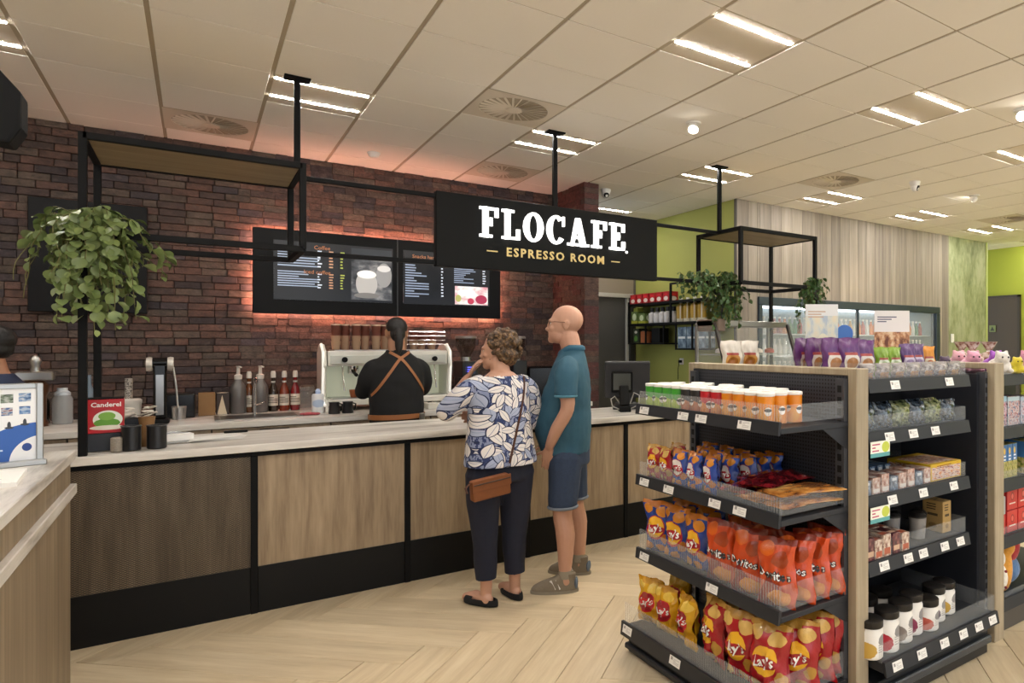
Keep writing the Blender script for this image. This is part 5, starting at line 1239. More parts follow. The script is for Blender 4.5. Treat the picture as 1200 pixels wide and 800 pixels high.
B(-.12,.12,-.006,.006,.0,.24).build('card', printed('food card print', '#e6e6e4', [('e',.5,.42,.36,.24,'#3a2a20',.2), ('e',.5,.40,.3,.17,'#b0683a',.5), ('e',.45,.48,.2,.1,'#7d8a3a',.5)], .4), t, bevel=.001); B(-.12,.12,-.03,.03,0,.008).build('foot', PLEXI, t)

# ---- glass display case on the bar at the right
t = thing('display_case', 'glass display case with sloping front and grey top on the bar', 'display case', (4.10, 4.80, GR))
GM = M('case grey', '#8d8b86', .35, .6); cw = 1.0
B(0, cw, .0, .60, 0, .05).build('base', GM, t, bevel=.004); B(0, cw, .30, .62, .77, .83).build('top', GM, t, bevel=.006)
for x in (0, cw):
    MB().bar((x,.02,.05), (x,.30,.80), .035, .03).build('slanted_post', M('case dark post', '#4a4744', .4, .4), t, bevel=.003); MB().bar((x,.60,.05), (x,.60,.80), .03).build('rear_post', GM, t, bevel=.003)
    MB().prism([(.03,.05),(.60,.05),(.60,.77),(.30,.77)], Matrix.Translation((x,0,0)) @ Matrix.Rotation(PI/2,4,'Z'), .004).build('side_glass', GLASS, t)
B(.0,.09,.25,.60,.72,.84).build('brown_end_block', M('taupe block', '#7c6a5e', .6), t, bevel=.004)
g_ = MB(); g_.v = [(.02,.03,.06),(cw-.02,.03,.06),(cw-.02,.30,.77),(.02,.30,.77)]; g_.face((0,1,2,3)); g_.build('front_glass', GLASS, t)
for z in (.28,.48): B(.02, cw-.02, .22, .58, z, z+.008).build('glass_shelf', M('glass shelf edge', '#d6dcd6', .1, alpha=.45), t)
rng = random.Random(8)
for z, cols_ in ((.052,('#c9b08a','#e6dcc8','#b06a3c')), (.29,('#d8d0c4','#c9a878','#e9e2d6')), (.49,('#d9cfc4','#b0584c','#e3dcd0'))):
    for k in range(5):
        o = MB().lathe([(.05,0),(.055,.004),(.05,.035),(.02,.05)], 14).build('pastry', M('pastry '+cols_[k % 3], cols_[k % 3], .7, var=.2, scale=40), smooth=.7, loc=(4.25+k*.17, 5.2, GR+z+.009)); tag(o, 'round pastry, '+['first','second','third','fourth','fifth'][k]+' from the left on the '+{.052:'bottom',.29:'middle',.49:'upper'}[z]+' level of the glass case', 'pastry', 'pastries in the glass case')

# ---- black wall shelf on the green wall (wall face x = 5.19), with its goods
t = thing('wall_shelf', 'black metal shelf rack on the green wall', 'shelf', (4.93, 6.35, 0))
def wsh(y0, y1, z): B(0, .25, y0, y1, z-.03, z).build('shelf_board', BLACK, t, bevel=.002)
wsh(-.35, 1.78, 2.17); wsh(-.35, 1.78, 1.89)
for y in (1.76, .72, -.33): MB().bar((.01,y,1.60 if y > 1 else 1.87), (.01,y,2.40 if y < 1 else 2.2), .025).build('upright_bar', BLACK, t)
MB().bar((.01,-.33,2.39),(.01,.72,2.39), .025).build('top_bar', BLACK, t)
for y0, y1, z0, z1 in ((.88,1.76,1.60,1.62),(-.1,.60,1.53,1.55)):
    B(0,.25,y0,y1,z0,z1).build('crate_floor', BLACK, t)
    for y in (y0, (y0+y1)/2, y1): B(0,.02,y-.01,y+.01,z0,1.87).build('crate_bar', BLACK, t)
redp = printed('red snack box print', '#a8141c', [('e',.5,.3,.34,.22,'#e2d6cc',.3), ('e',.5,.7,.3,.12,'#c9202a',.2)], .4)
for k in range(6): carton('red_snack_box', 5.03, 8.03-k*.165, 2.172, .15, .145, .13, redp, 'red snack box, '+['leftmost','second','third','fourth','fifth','rightmost'][k]+' on the upper wall shelf', 'box', 'red snack boxes')
gn = printed('green tin print', '#5a6e3a', [('e',.5,.55,.3,.3,'#c9d4b0',.3), ('rect',.5,.12,.5,.12,'#a8a83a')], .4)
for k in range(2): carton('green_tin', 5.03, 8.0-k*.19, 1.892, .14, .165, .17-.03*k, gn, ['left green tin on the lower wall shelf','right green tin on the lower wall shelf'][k], 'tin', 'green tins')
carton('small_green_box', 5.03, 8.0, 2.065, .1, .1, .05, M('lime box', '#a8b04a', .5), 'little lime box on top of the left green tin', 'box')
for k in range(5):
    o = lat('syrup_pouch', [(.05,0),(.055,.01),(.055,.13),(.02,.16)], M('white pouch', '#d6d2d0', .4), 'white bottle with black cap, '+['first','second','third','fourth','fifth'][k]+' on the lower wall shelf', 'bottle', (5.02,7.62-k*.125,1.892), 'white bottles with black caps'); MB().lathe([(.03,.15),(.03,.21)], 14).build('cap', BTXT, o, smooth=.6)
for k in range(4):
    o = lat('gold_drink_bottle', [(.055,0),(.06,.01),(.06,.2),(.02,.24),(.02,.28)], printed('gold drink print', '#d2cbb8', [('rect',.25,.5,.1,.35,'#a8862a'), ('rect',.5,.5,.1,.35,'#a8862a'), ('rect',.75,.5,.1,.35,'#a8862a'), ('rect',.02,.5,.1,.35,'#a8862a')], .35), 'white and gold bottle, '+['first','second','third','fourth'][k]+' behind the hanging leaves', 'bottle', (5.02,6.95-k*.15,1.892), 'white and gold bottles'); MB().lathe([(.022,.275),(.022,.31)], 14).build('cap', WHITE, o, smooth=.6)
for k in range(2): carton('dark_jar_box', 5.03, 7.95-k*.2, 1.622, .15, .15, .2-.04*k, printed('dark jar print', '#2c3524', [('e',.5,.3,.3,.2,'#5a8a3a',.4), ('e',.5,.75,.25,.1,'#c9c4b8',.3)], .4) if k == 0 else M('orange jar', '#9a5a34', .5), ['dark green jar box in the left hanging crate','orange jar box in the left hanging crate'][k], 'box', 'boxes in the hanging crates')
carton('black_crate_box', 5.05, 7.48, 1.622, .15, .2, .2, BLACKM, 'black box in the left hanging crate', 'box')
for k in range(3): carton('blue_bottle_pack', 5.03, 6.84-k*.2, 1.552, .16, .18, .27, printed('blue pack bottle print', '#5f7488', [('rect',.5,.5,.42,.05,'#d9e0e4'), ('noise',.5,.25,.5,.2,'#46586b',0,'#6f8394',2,'#8fa3b4'), ('noise',.5,.78,.5,.2,'#46586b',0,'#6f8394',2,'#8fa3b4')], .25), 'pale blue bottle pack, '+['left','middle','right'][k]+' in the right hanging crate', 'bottle pack', 'pale blue bottle packs')
t = thing('wall_socket', 'white socket with a black plug on the green wall', 'socket', (5.19, 7.12, 1.33))
B(-.012,0,0,.085,0,.085).build('plate', WHITE, t, bevel=.003); B(-.05,-.012,.02,.065,.025,.06).build('plug', BLACK, t, bevel=.004); MB().tube([(-.045,.045,.03),(-.06,.05,-.06),(-.03,.09,-.2)], .005, 6).build('cable', BLACK, t, smooth=.8)

# ---- wall cooler set into the wood cladding
t = thing('wall_cooler', 'long glass-fronted drinks cooler with dark frame in the wood-clad wall', 'cooler', (CX0, 6.04, 0))
cw = CX1-CX0; FR = M('cooler frame', '#3c4650', .35, .5)
B(0, cw, -.03, .08, 2.09, CZ1).build('frame_top', FR, t, bevel=.006); B(0, .06, -.03, .08, CZ0, 2.09).build('frame_post', FR, t, bevel=.006); B(cw-.10, cw, -.03, .08, CZ0, 2.09).build('frame_post', FR, t, bevel=.006); B(0, cw, -.03, .08, CZ0, CZ0+.1).build('frame_bottom', FR, t, bevel=.006)
COOL = M('cooler interior', '#97a4ab', .5)
B(0, cw, .68, .70, CZ0, CZ1).build('back_wall', COOL, t); B(0, cw, .08, .70, CZ1-.02, CZ1).build('roof', COOL, t); B(0, cw, .08, .70, CZ0, CZ0+.02).build('floor_plate', COOL, t); B(0,.02,.08,.7,CZ0,CZ1).build('side_wall', COOL, t); B(cw-.02,cw,.08,.7,CZ0,CZ1).build('side_wall', COOL, t)
B(.05, cw-.08, .62, .65, 2.10, 2.13).build('lamp_tube', M('cool lamp', (.9,.96,1,1), .4, emit=2.6), t)
PANE = M('cooler pane', '#dfe8ea', .02, 0, alpha=.16)
for k in range(4):
    xa = .06+k*(cw-.16)/4; B(xa+.004, xa+(cw-.16)/4-.004, .02, .028, CZ0+.1, 2.09).build('door_pane', PANE, t)
    if k: B(xa-.012, xa+.012, .0, .05, CZ0+.1, 2.09).build('door_bar', FR, t)
for z in (1.16, 1.45, 1.74): B(.03, cw-.03, .12, .66, z-.012, z).build('wire_shelf', M('pale rack', '#d9dde0', .4), t)
bt_me = MB().lathe([(.032,0),(.034,.01),(.034,.12),(.014,.17),(.014,.2)], 10)
cols_ = ['#d9dee0','#e3dfd6','#c9d4d8','#e8e6e2','#c9a06a','#d8732c','#a83a44','#3f7d5a','#7d3f8a','#cfd8dc']
bm_ = [MB().lathe([(.032,0),(.034,.01),(.034,.12),(.014,.17),(.014,.2)], 10).mesh('drink_bottle', M('drink '+c, c, .25), smooth=.6) for c in cols_]
capm = MB().lathe([(.017,.195),(.017,.222)], 10).mesh('cap', WHITE, smooth=.6)
rng = random.Random(21)
_o = ['one','two','three','four','five','six','seven','eight','nine']; NUMW = _o+['ten','eleven','twelve','thirteen','fourteen','fifteen','sixteen','seventeen','eighteen','nineteen']+[a+b for a in ('twenty','thirty') for b in ['']+['-'+q for q in _o]]+['forty']
for z, zn in ((1.16,'lowest'), (1.45,'middle'), (1.74,'upper')):
    for k in range(40):
        x = CX0+.10+k*.094
        if x > CX1-.14: break
        ci = rng.choice((0,0,1,2,3,3,9)) if z < 1.7 else rng.choice((4,5,5,6,7,6,7,0))
        if z == 1.74 and k % 3 == 0 and k > 14: ci = 0
        o = bpy.data.objects.new('drink_bottle', bm_[ci]); COL.objects.link(o); o.location = (x, 6.04+.2, z+.001)
        tag(o, {0:'clear',1:'cream',2:'pale blue',3:'white',4:'tan',5:'orange',6:'red',7:'green',8:'purple',9:'grey'}[ci]+' drink bottle, number '+NUMW[k]+' from left, '+zn+' row of the wall cooler', 'drink bottle', 'bottles in the wall cooler'); part('cap', capm, o)
# ================================================================== PLANTS
def leaf_mesh(name, w, l, mat, cup=.2):
    m = MB(); n = 5; rows = []
    for j in range(n+1):
        v = j/n; hw = w/2*math.sin(PI*min(1, .08+v*.92))**.7*(1 if j < n else .05)
        if j == 0: hw = w*.08
        row = []
        for u in (-1, 0, 1):
            row.append(len(m.v)); m.v.append((u*hw, v*l, cup*l*(v*(1-v)*1.2) + abs(u)*hw*.35))
        rows.append(row)
    for j in range(n):
        for i in range(2): m.face((rows[j][i], rows[j][i+1], rows[j+1][i+1], rows[j+1][i]), 0, [(i/2,j/n),((i+1)/2,j/n),((i+1)/2,(j+1)/n),(i/2,(j+1)/n)])
    return m.mesh(name, mat, smooth=1.5)
def leafmat(name, a, b):
    m, nt, bb = new_mat(name); oi = nd(nt, 'ShaderNodeObjectInfo'); n1 = noise_n(nt, mapped(nt, (8,8,8)), 2.5, 2)
    f = val(nt, 'ADD', val(nt, 'MULTIPLY', oi.outputs['Random'], .65), val(nt, 'MULTIPLY', n1.outputs[0], .35))
    L(nt, mixc(nt, f, C(a), C(b)), bb.inputs['Base Color']); bb.inputs['Roughness'].default_value = .4
    bb.inputs['Subsurface Weight'].default_value = 0.0
    return m
LF1 = leafmat('trailing leaf green', '#55683a', '#9dac68'); LF2 = leafmat('dark leaf green', '#2c4a24', '#4f7038')
leafA = leaf_mesh('leaf', .052, .056, LF1); leafB = leaf_mesh('leaf', .034, .042, LF1)
def leaf_rot(rng, out):
    ax = math.atan2(out.x, out.y)
    return (rng.uniform(-1.75, -.35), rng.uniform(-.5,.5), -ax+rng.uniform(-.9,.9))
def trailing(name, lab, c, vines, rng, single, dens=.03, leaf=None, stemr=.0022):
    t = thing(name, lab, 'hanging plant', c)
    st = MB(); fol = MB(); lv = []
    for (ang, reach, drop, z0, off) in vines:
        p = Vector((off[0], off[1], z0)); d = Vector((math.sin(ang), math.cos(ang), 0)); pts = []
        n = 12
        for k in range(n+1):
            s = k/n
            q = p + d*reach*(1-(1-s)**1.8) + Vector((0,0,.05*math.sin(PI*min(1, s*1.6)) - drop*s**1.7)) + Vector((mnoise.noise(Vector((ang*3,s*3,0)))*.04, mnoise.noise(Vector((ang*3,s*3,5)))*.04, 0))
            pts.append(q)
        st.tube(pts, stemr, 5)
        ln = sum((pts[k+1]-pts[k]).length for k in range(n)); cnt = max(4, int(ln/dens))
        for k in range(cnt):
            s = (k+.5)/cnt*n; i = min(n-1, int(s)); q = pts[i].lerp(pts[i+1], s-i)
            if name == 'hanging_plant' and single and q.x < -.215: continue
            lv.append((q+Vector((rng.uniform(-.012,.012), rng.uniform(-.012,.012), rng.uniform(-.008,.008))), leaf_rot(rng, d), rng.uniform(.7,1.25)))
    st.build('stem', M('vine stem', '#6d6a3c', .6), t, kind='stuff')
    rng.shuffle(lv)
    for k, (q, r, s) in enumerate(lv):
        if single and k < 298: part('leaf', leafA if k % 3 else leafB, t, tuple(q), r, (s,s,s))
        else:
            b = len(fol.v); me = leaf or leafA
            mt = Matrix.Translation(q) @ Matrix.Rotation(r[2],4,'Z') @ Matrix.Rotation(r[1],4,'Y') @ Matrix.Rotation(r[0],4,'X') @ Matrix.Scale(s,4)
            for vtx in me.vertices: fol.v.append(tuple(mt @ vtx.co))
            for p in me.polygons: fol.face([b+i for i in p.vertices])
    if fol.v: fol.build('foliage', LF1 if single else LF2, t, smooth=1.5, kind='stuff')
    MB().lathe([(.05,-.1),(.065,0),(.06,.0),(.05,-.09)], 16).build('pot', M('dark pot', '#2a2a28', .6), t, smooth=.6)
    return t
rng = random.Random(12)
vs = []
for k in range(58):
    a = rng.uniform(0, 2*PI); rc = rng.uniform(.05, .2); vs.append((a, rc, rng.uniform(.10,.36)+(.18 if rc < .1 else 0), rng.uniform(-.02,.06), (rng.uniform(-.08,.08), rng.uniform(-.05,.05))))
vs += [(-1.6,.22,.33,.02,(-.05,0)), (-1.3,.2,.4,.0,(-.06,-.03)), (1.5,.25,.22,.02,(.06,0)), (1.75,.27,.3,.02,(.05,-.02)), (1.2,.2,.12,.03,(.03,0)), (3.0,.1,.58,0,(.02,-.02)), (2.4,.12,.56,0,(.03,-.02)), (-2.5,.12,.5,0,(-.02,-.02)), (2.0,.15,.5,0,(.06,-.03)), (3.4,.14,.52,0,(-.04,-.03))]
trailing('hanging_plant', 'large trailing plant with round light green leaves on the left black post', (-.45, 4.72, 2.235), vs, rng, True, .03)
rng = random.Random(5); vs = []
for k in range(60):
    vs.append((rng.uniform(0,2*PI), rng.uniform(.05,.17), rng.uniform(.04,.24), rng.uniform(0,.09), (rng.uniform(-.36,.10), rng.uniform(-.2,.2))))
for k in range(26): vs.append((rng.uniform(0,2*PI), rng.uniform(.03,.1), rng.uniform(.25,.46), rng.uniform(0,.06), (rng.uniform(-.02,.14), rng.uniform(-.15,.15))))
trailing('hanging_plant', 'dark green trailing plant hanging at the left of the right-hand frame', (4.14, 5.08, 2.19), vs, rng, False, .026, leafB)
rng = random.Random(6); vs = []
for k in range(38): vs.append((rng.uniform(0,2*PI), rng.uniform(.04,.15), rng.uniform(.06,.56), rng.uniform(0,.1), (rng.uniform(-.06,.06), rng.uniform(-.05,.05))))
trailing('hanging_plant', 'dark green trailing plant hanging above the pale poster', (5.13, 4.75, 2.17), vs, rng, False, .026, leafB)
# ================================================================== PEOPLE
# built facing local +y, x to the person's right, z up; limbs are fused into one body surface
def skinmat(name, col, red):
    m, nt, b = new_mat(name); n1 = noise_n(nt, mapped(nt), 7, 3); L(nt, mixc(nt, n1.outputs[0], C(col), C(red)), b.inputs['Base Color']); b.inputs['Roughness'].default_value = .5
    b.inputs['Subsurface Weight'].default_value = .0
    return m
SK1 = skinmat('skin light', '#c69c85', '#b5836c'); SK2 = skinmat('skin tan', '#b98a6c', '#a8745a')
def limb(m, pts, rs, n=14, flat=None, upv=(0,0,1)):
    """round-ended tapered limb"""
    pts = [Vector(p) for p in pts]
    m.tube(pts, rs, n, flat=flat, upv=upv); m.sphere(pts[0], rs[0]*.98, n, 8); m.sphere(pts[-1], rs[-1]*.98, n, 8)
def smooth_path(pts, rs, k=4):
    P = [Vector(p) for p in pts]; out = []; ro = []
    for i in range(len(P)-1):
        p0, p1, p2, p3 = P[max(i-1,0)], P[i], P[i+1], P[min(i+2, len(P)-1)]
        for j in range(k):
            t = j/k; t2, t3 = t*t, t*t*t
            out.append(.5*((2*p1)+(p2-p0)*t+(2*p0-5*p1+4*p2-p3)*t2+(3*p1-p0-3*p2+p3)*t3)); ro.append(rs[i]+(rs[i+1]-rs[i])*t)
    out.append(P[-1]); ro.append(rs[-1]); return out, ro
def slimb(m, pts, rs, **k): a, b = smooth_path(pts, rs); limb(m, a, b, **k)
def head(m, c, yaw, pitch=0.0, s=1.0, bald=True, male=True):
    """head of height about .235*s, c = centre between the ears at eye level; the face looks along local +y turned by yaw"""
    M3 = Matrix.Translation(c) @ Matrix.Rotation(yaw,4,'Z') @ Matrix.Rotation(pitch,4,'X'); R3 = M3.to_3x3()
    def S(p, r, n=18, k=12): m.sphere(M3 @ Vector([q*s for q in p]), [q*s for q in r], n, k, rot=R3)
    S((0,-.012,.03), (.076,.098,.090)); S((0,.03,-.005), (.068,.068,.085)); S((0,.042,-.064), (.057,.060,.058)); S((0,.078,-.098), (.028,.025,.024))
    S((0,.088,.018), (.050,.016,.012)); S((0,.098,-.018), (.012,.014,.030)); S((0,.108,-.036), (.016,.016,.012)); S((-.014,.098,-.040),(.009,.010,.008)); S((.014,.098,-.040),(.009,.010,.008))
    S((0,.088,-.066), (.024,.012,.006)); S((0,.087,-.076), (.021,.012,.006))
    for q in (-1,1):
        S((q*.036,.072,-.028), (.024,.024,.022)); S((q*.076,-.012,-.010), (.008,.018,.030)); S((q*.080,-.020,.006), (.007,.014,.016))
    return M3
def eyes(par, M3, s=1.0):
    for q in (-1,1):
        e = MB().sphere(M3 @ Vector((q*.031*s,.079*s,.002*s)), .0115*s, 12, 8); e.build('eye', M('eye white', '#d8d2ca', .2), par, smooth=1)
        e = MB().sphere(M3 @ Vector((q*.031*s,.0885*s,.002*s)), .0048*s, 10, 6); e.build('pupil', M('eye dark', '#2c221c', .2), par, smooth=1)
def hand(m, wrist, d, side, thumb, curl=.5, s=1.0, spread=.02):
    """palm and five bent fingers; d = pointing direction, side = across the palm towards the little finger, thumb on the other edge"""
    d = Vector(d).normalized(); sd = Vector(side).normalized(); nrm = d.cross(sd).normalized()*(1 if thumb else -1)
    w = Vector(wrist); L4 = [.070,.078,.072,.056]
    for k in range(4):
        b = w + d*.085*s + sd*((k-1.5)*.0205*s); limb(m, [w+d*.01*s+sd*((k-1.5)*.012*s), b], [.016*s,.0125*s], 10)
        a = b; dd = d.copy(); l = L4[k]*s
        for q, f in enumerate((.42,.32,.26)):
            dd = (dd + nrm*curl*(.35+.25*q) + sd*((k-1.5)*spread)).normalized(); e = a+dd*l*f*1.15; limb(m, [a, e], [(.0098-.0009*q)*s, (.0092-.0009*q)*s], 10); a = e
    b = w + d*.03*s - sd*.022*s; a = b; dd = (d*.55 - sd*.8 + nrm*.25).normalized()
    for q, f in enumerate((.045,.032,.026)):
        e = a+dd*f*s; limb(m, [a, e], [(.0135-.0018*q)*s, (.012-.0018*q)*s], 10); a = e; dd = (dd + d*.35 + nrm*.12).normalized()
def finish(t, name, mb, voxel, mat, sm=6, fac=.5): return part(name, remesh(mb, name, voxel, sm, fac, [mat]), t)
def cut(me, test):
    """remove the faces whose centre fails the test, leaving clean open hems"""
    bm = bmesh.new(); bm.from_mesh(me); bmesh.ops.delete(bm, geom=[f for f in bm.faces if not test(f.calc_center_median())], context='FACES'); bm.to_mesh(me); bm.free()
    me.polygons.foreach_set('use_smooth', [True]*len(me.polygons)); me.update(); return me
def ribbon(path, bvh, ray, width, lift, thick=.003):
    """strap following a garment: points are dropped onto it along ray"""
    pts = []
    for p in path:
        p = Vector(p); h = bvh.ray_cast(p - Vector(ray)*.6, Vector(ray)); q = h[0] + h[1]*lift if h[0] else p; pts.append((q, h[1] if h[0] else -Vector(ray)))
    m = MB(); n = len(pts)
    for k, (q, nn) in enumerate(pts):
        d = (pts[min(k+1,n-1)][0]-pts[max(k-1,0)][0]).normalized(); s = d.cross(nn).normalized()
        for a, o in ((-1,0),(1,0),(1,1),(-1,1)): m.v.append(tuple(q + s*a*width/2 + nn*o*thick))
    for k in range(n-1):
        for i in range(4): m.face((4*k+i, 4*k+(i+1) % 4, 4*k+4+(i+1) % 4, 4*k+4+i))
    m.face((0,1,2,3)); m.face((4*n-1,4*n-2,4*n-3,4*n-4)); return m
def ripple(me, fn):
    """push every vertex along its normal by fn(position)"""
    d = [(v.co.copy(), v.normal.copy()) for v in me.vertices]
    me.vertices.foreach_set('co', [q for c, n in d for q in (c + n*fn(c))]); me.update()
DENIM = M('dark denim', '#2c3a52', .85, var=.3, scale=90)
NAVY = M('navy trousers', '#161a2c', .85, var=.2, scale=60)

# ---------------- man in blue polo and denim shorts
t = thing('person', 'bald man with glasses in a blue polo and denim shorts, hand in pocket', 'person', (2.0, 4.07, 0), math.radians(54))
LX, RXF = -.175, .165       # left (camera side) and right foot
m = MB()
slimb(m, [(-.085,-.0,.84),(-.110,.0,.70),(LX+.035,.012,.50),(LX+.012,-.012,.36),(LX,-.012,.13),(LX,-.015,.06)], [.085,.080,.062,.062,.040,.042])
slimb(m, [(.085,-.0,.84),(.112,-.01,.70),(.145,-.02,.50),(.155,-.045,.36),(RXF,-.05,.13),(RXF,-.05,.06)], [.085,.080,.062,.062,.040,.042])
m.loft([(0,-.01,.80,.14,.095),(0,-.005,.95,.150,.11),(0,.02,1.1,.175,.145),(0,.0,1.25,.175,.13),(0,-.02,1.4,.18,.11),(0,-.03,1.5,.12,.085),(0,-.02,1.54,.07,.065)], 20)
slimb(m, [(0,-.034,1.48),(0,-.022,1.57),(0,-.005,1.65)], [.070,.068,.068])
hm = head(m, Vector((0,.018,1.735)), .05, .05, 1.08)
# left arm into the pocket, right arm hanging in front
slimb(m, [(-.19,-.025,1.45),(-.235,-.03,1.33),(-.255,-.04,1.19),(-.235,.03,1.06),(-.192,.085,.945)], [.055,.050,.044,.042,.030])
hand(m, (-.188,.09,.93), (.35,.18,-1), (0,-1,-.2), False, .12, .95)
slimb(m, [(.19,-.025,1.45),(.235,-.01,1.33),(.25,.0,1.19),(.22,.08,1.06),(.19,.13,.95)], [.055,.050,.044,.042,.030])
hand(m, (.188,.135,.94), (-.1,.25,-1), (0,-1,-.2), True, .35, 1.02)
finish(t, 'body', m, .0062, SK1, 4, .5)
eyes(t, hm, 1.08)
POLO = M('petrol blue polo', '#2b5468', .85, var=.10, scale=120)
m = MB()
m.loft([(0,.015,.875,.188,.158),(0,.018,.90,.190,.165),(0,.03,1.0,.198,.182),(0,.035,1.10,.200,.190),(0,.022,1.20,.198,.172),(0,.0,1.32,.205,.148),(0,-.012,1.40,.200,.128),(0,-.02,1.475,.165,.108),(0,-.026,1.53,.108,.090),(0,-.024,1.575,.082,.078)], 26, power=2.2)
slimb(m, [(-.15,-.02,1.455),(-.205,-.025,1.41),(-.24,-.03,1.32),(-.252,-.032,1.285)], [.072,.078,.074,.073])
slimb(m, [(.15,-.02,1.455),(.205,-.02,1.41),(.238,-.012,1.32),(.248,-.01,1.285)], [.072,.078,.074,.073])
sh = remesh(m, 'polo_shirt', .009, 5, .5, [POLO])
ripple(sh, lambda co: (.0045*mnoise.noise(Vector((co.x*6, co.y*6, co.z*14))) + .003*mnoise.noise(co*22)))
cut(sh, lambda c: not (c.z < .878) and not (c.z > 1.562) and not (abs(c.x) > .2 and c.z < 1.285+.03*0 and c.z > 1.15 and abs(c.x) > .215 and c.z < 1.27))
po = part('polo_shirt', sh, t)
cm_ = MB(); 
cm_.tube([(.078*math.sin(a), -.022+.077*math.cos(a), 1.578-.045*max(0,math.cos(a))) for a in [2*PI*i/28 for i in range(28)]], .014, 8, closed=True, flat=1.6); cm_.build('collar', M('polo collar', '#27566e', .85), po, smooth=1)
for s in (-1,1): MB().tube([(s*.253+.066*math.cos(a), -.03*(1 if s < 0 else .4)+.066*math.sin(a), 1.272+.0*s) for a in [2*PI*i/24 for i in range(24)]], .0085, 8, closed=True).build('sleeve_cuff', M('polo cuff', '#4a7c90', .85), po, smooth=1)
m = MB()
m.loft([(0,.0,.80,.182,.145),(0,.005,.90,.186,.152),(0,.005,.99,.176,.146)], 22)
slimb(m, [(-.095,.0,.85),(-.115,.005,.70),(-.137,.01,.545)], [.115,.104,.094]); slimb(m, [(.095,.0,.85),(.112,-.008,.70),(.137,-.018,.545)], [.115,.104,.094])
so = remesh(m, 'denim_shorts', .009, 4, .5, [DENIM]); cut(so, lambda c: c.z > .535 and c.z < .985)
ripple(so, lambda co: (.004*mnoise.noise(Vector((co.x*8, co.y*8, co.z*12)))))
sho = part('denim_shorts', so, t)
for s, y in ((-1,.01),(1,-.018)): MB().tube([(s*.137+.091*math.cos(a), y+.091*math.sin(a), .542) for a in [2*PI*i/28 for i in range(28)]], .010, 8, closed=True).build('hem', M('pale denim hem', '#6d7480', .85), sho, smooth=1)
GL = MB(); 
for q in (-1,1):
    GL.tube([hm @ Vector((q*.034*1.08+.026*math.cos(a), .098, .004+.018*math.sin(a))) for a in [2*PI*i/20 for i in range(20)]], .0022, 6, closed=True); GL.tube([hm @ Vector((q*.064,.096,.008)), hm @ Vector((q*.085,.06,.012)), hm @ Vector((q*.0875,-.005,.012)), hm @ Vector((q*.0875,-.022,-.004))], .0024, 6)
GL.tube([hm @ Vector((-.011,.1,.008)), hm @ Vector((0,.108,.010)), hm @ Vector((.011,.1,.008))], .0022, 6); GL.build('glasses', M('brown spectacle frame', '#5a3a2c', .3, .3), t, smooth=.8)
def sneaker(x, y, rz, nm):
    m = MB(); m.loft([(0,.055,.012,.050,.150),(0,.055,.03,.050,.150),(0,.05,.05,.047,.140),(0,.03,.075,.042,.110),(0,-.01,.10,.040,.068),(0,-.025,.125,.042,.055)], 20)
    me = remesh(m, 'shoe', .006, 4, .5, [M('taupe suede', '#7d7262', .9, var=.15, scale=80)]); o = part('shoe', me, t, (x,y,0), (0,0,rz))
    MB().loft([(0,.055,0,.052,.154),(0,.055,.018,.053,.155)], 22).build('sole', M('grey sole', '#8a8274', .7), o, smooth=.6)
    for s in (-1,1):
        for yy in (.02,.05): MB().bar((s*.047,yy,.03),(s*.034,yy+.03,.085), .004, .014).build('stripe', PAPER, o)
        MB().sphere((s*.014,-.082,.055), (.026,.012,.034), 10, 8).build('heel_patch', M('blue grey heel', '#5a6675', .9), o, smooth=1)
    for k in range(4): MB().tube([(-.026,.05+k*.022,.088-k*.008),(0,.054+k*.022,.098-k*.009),(.026,.05+k*.022,.088-k*.008)], .0035, 6).build('lace', M('cream lace', '#d8d0bc', .8), o, smooth=.8)
    MB().lathe([(.044,.09),(.045,.115),(.042,.14)], 18, capb=False, capt=False).build('sock', M('grey sock', '#8d8678', .9), o, smooth=.8, loc=(0,-.012,0))
sneaker(LX, 0, .12, 'l'); sneaker(RXF, -.035, -.12, 'r')

# ---------------- woman in leaf-print blouse
t = thing('person', 'curly-haired woman in a white and navy leaf-print blouse, hand at her mouth', 'person', (1.515, 4.02, 0), math.radians(4))
m = MB()
slimb(m, [(-.10,.0,.84),(-.105,.01,.65),(-.10,.02,.47),(-.098,-.01,.34),(-.095,-.005,.14),(-.095,0,.06)], [.095,.078,.055,.052,.036,.034])
slimb(m, [(.10,.0,.84),(.10,.01,.65),(.092,.015,.47),(.092,-.015,.34),(.09,-.01,.14),(.09,-.01,.06)], [.095,.078,.055,.052,.036,.034])
for s, x, a in ((-1,-.095,.5),(1,.09,.05)): limb(m, [(x,-.03,.04),(x-math.sin(a)*.07,.09*math.cos(a),.045),(x-math.sin(a)*.14,.16*math.cos(a),.03)], [.034,.035,.026])
m.loft([(0,0,.80,.17,.12),(0,.0,.92,.175,.13),(0,0,1.08,.15,.12),(0,.01,1.22,.155,.12),(0,0,1.34,.155,.10),(0,-.01,1.40,.11,.08),(0,-.01,1.43,.07,.065)], 20)
slimb(m, [(0,-.012,1.36),(0,.0,1.43),(-.005,.015,1.49)], [.078,.060,.056])
hw = head(m, Vector((.0,.03,1.565)), .95, -.05, .97)
slimb(m, [(-.165,.0,1.345),(-.24,.03,1.27),(-.30,.10,1.19),(-.225,.17,1.27),(-.140,.175,1.385)], [.052,.052,.045,.038,.027])
hand(m, (-.136,.172,1.395), (.32,-.42,.85), (-.45,-.75,-.2), True, .55, .92)
slimb(m, [(.165,.0,1.345),(.225,.03,1.22),(.23,.09,1.09),(.10,.20,1.10),(.0,.21,1.13)], [.052,.052,.045,.040,.028])
hand(m, (-.01,.21,1.13), (-1,.05,.1), (0,.1,-1), True, .3, .95)
finish(t, 'body', m, .0062, SK1, 4, .5)
eyes(t, hw, .97)
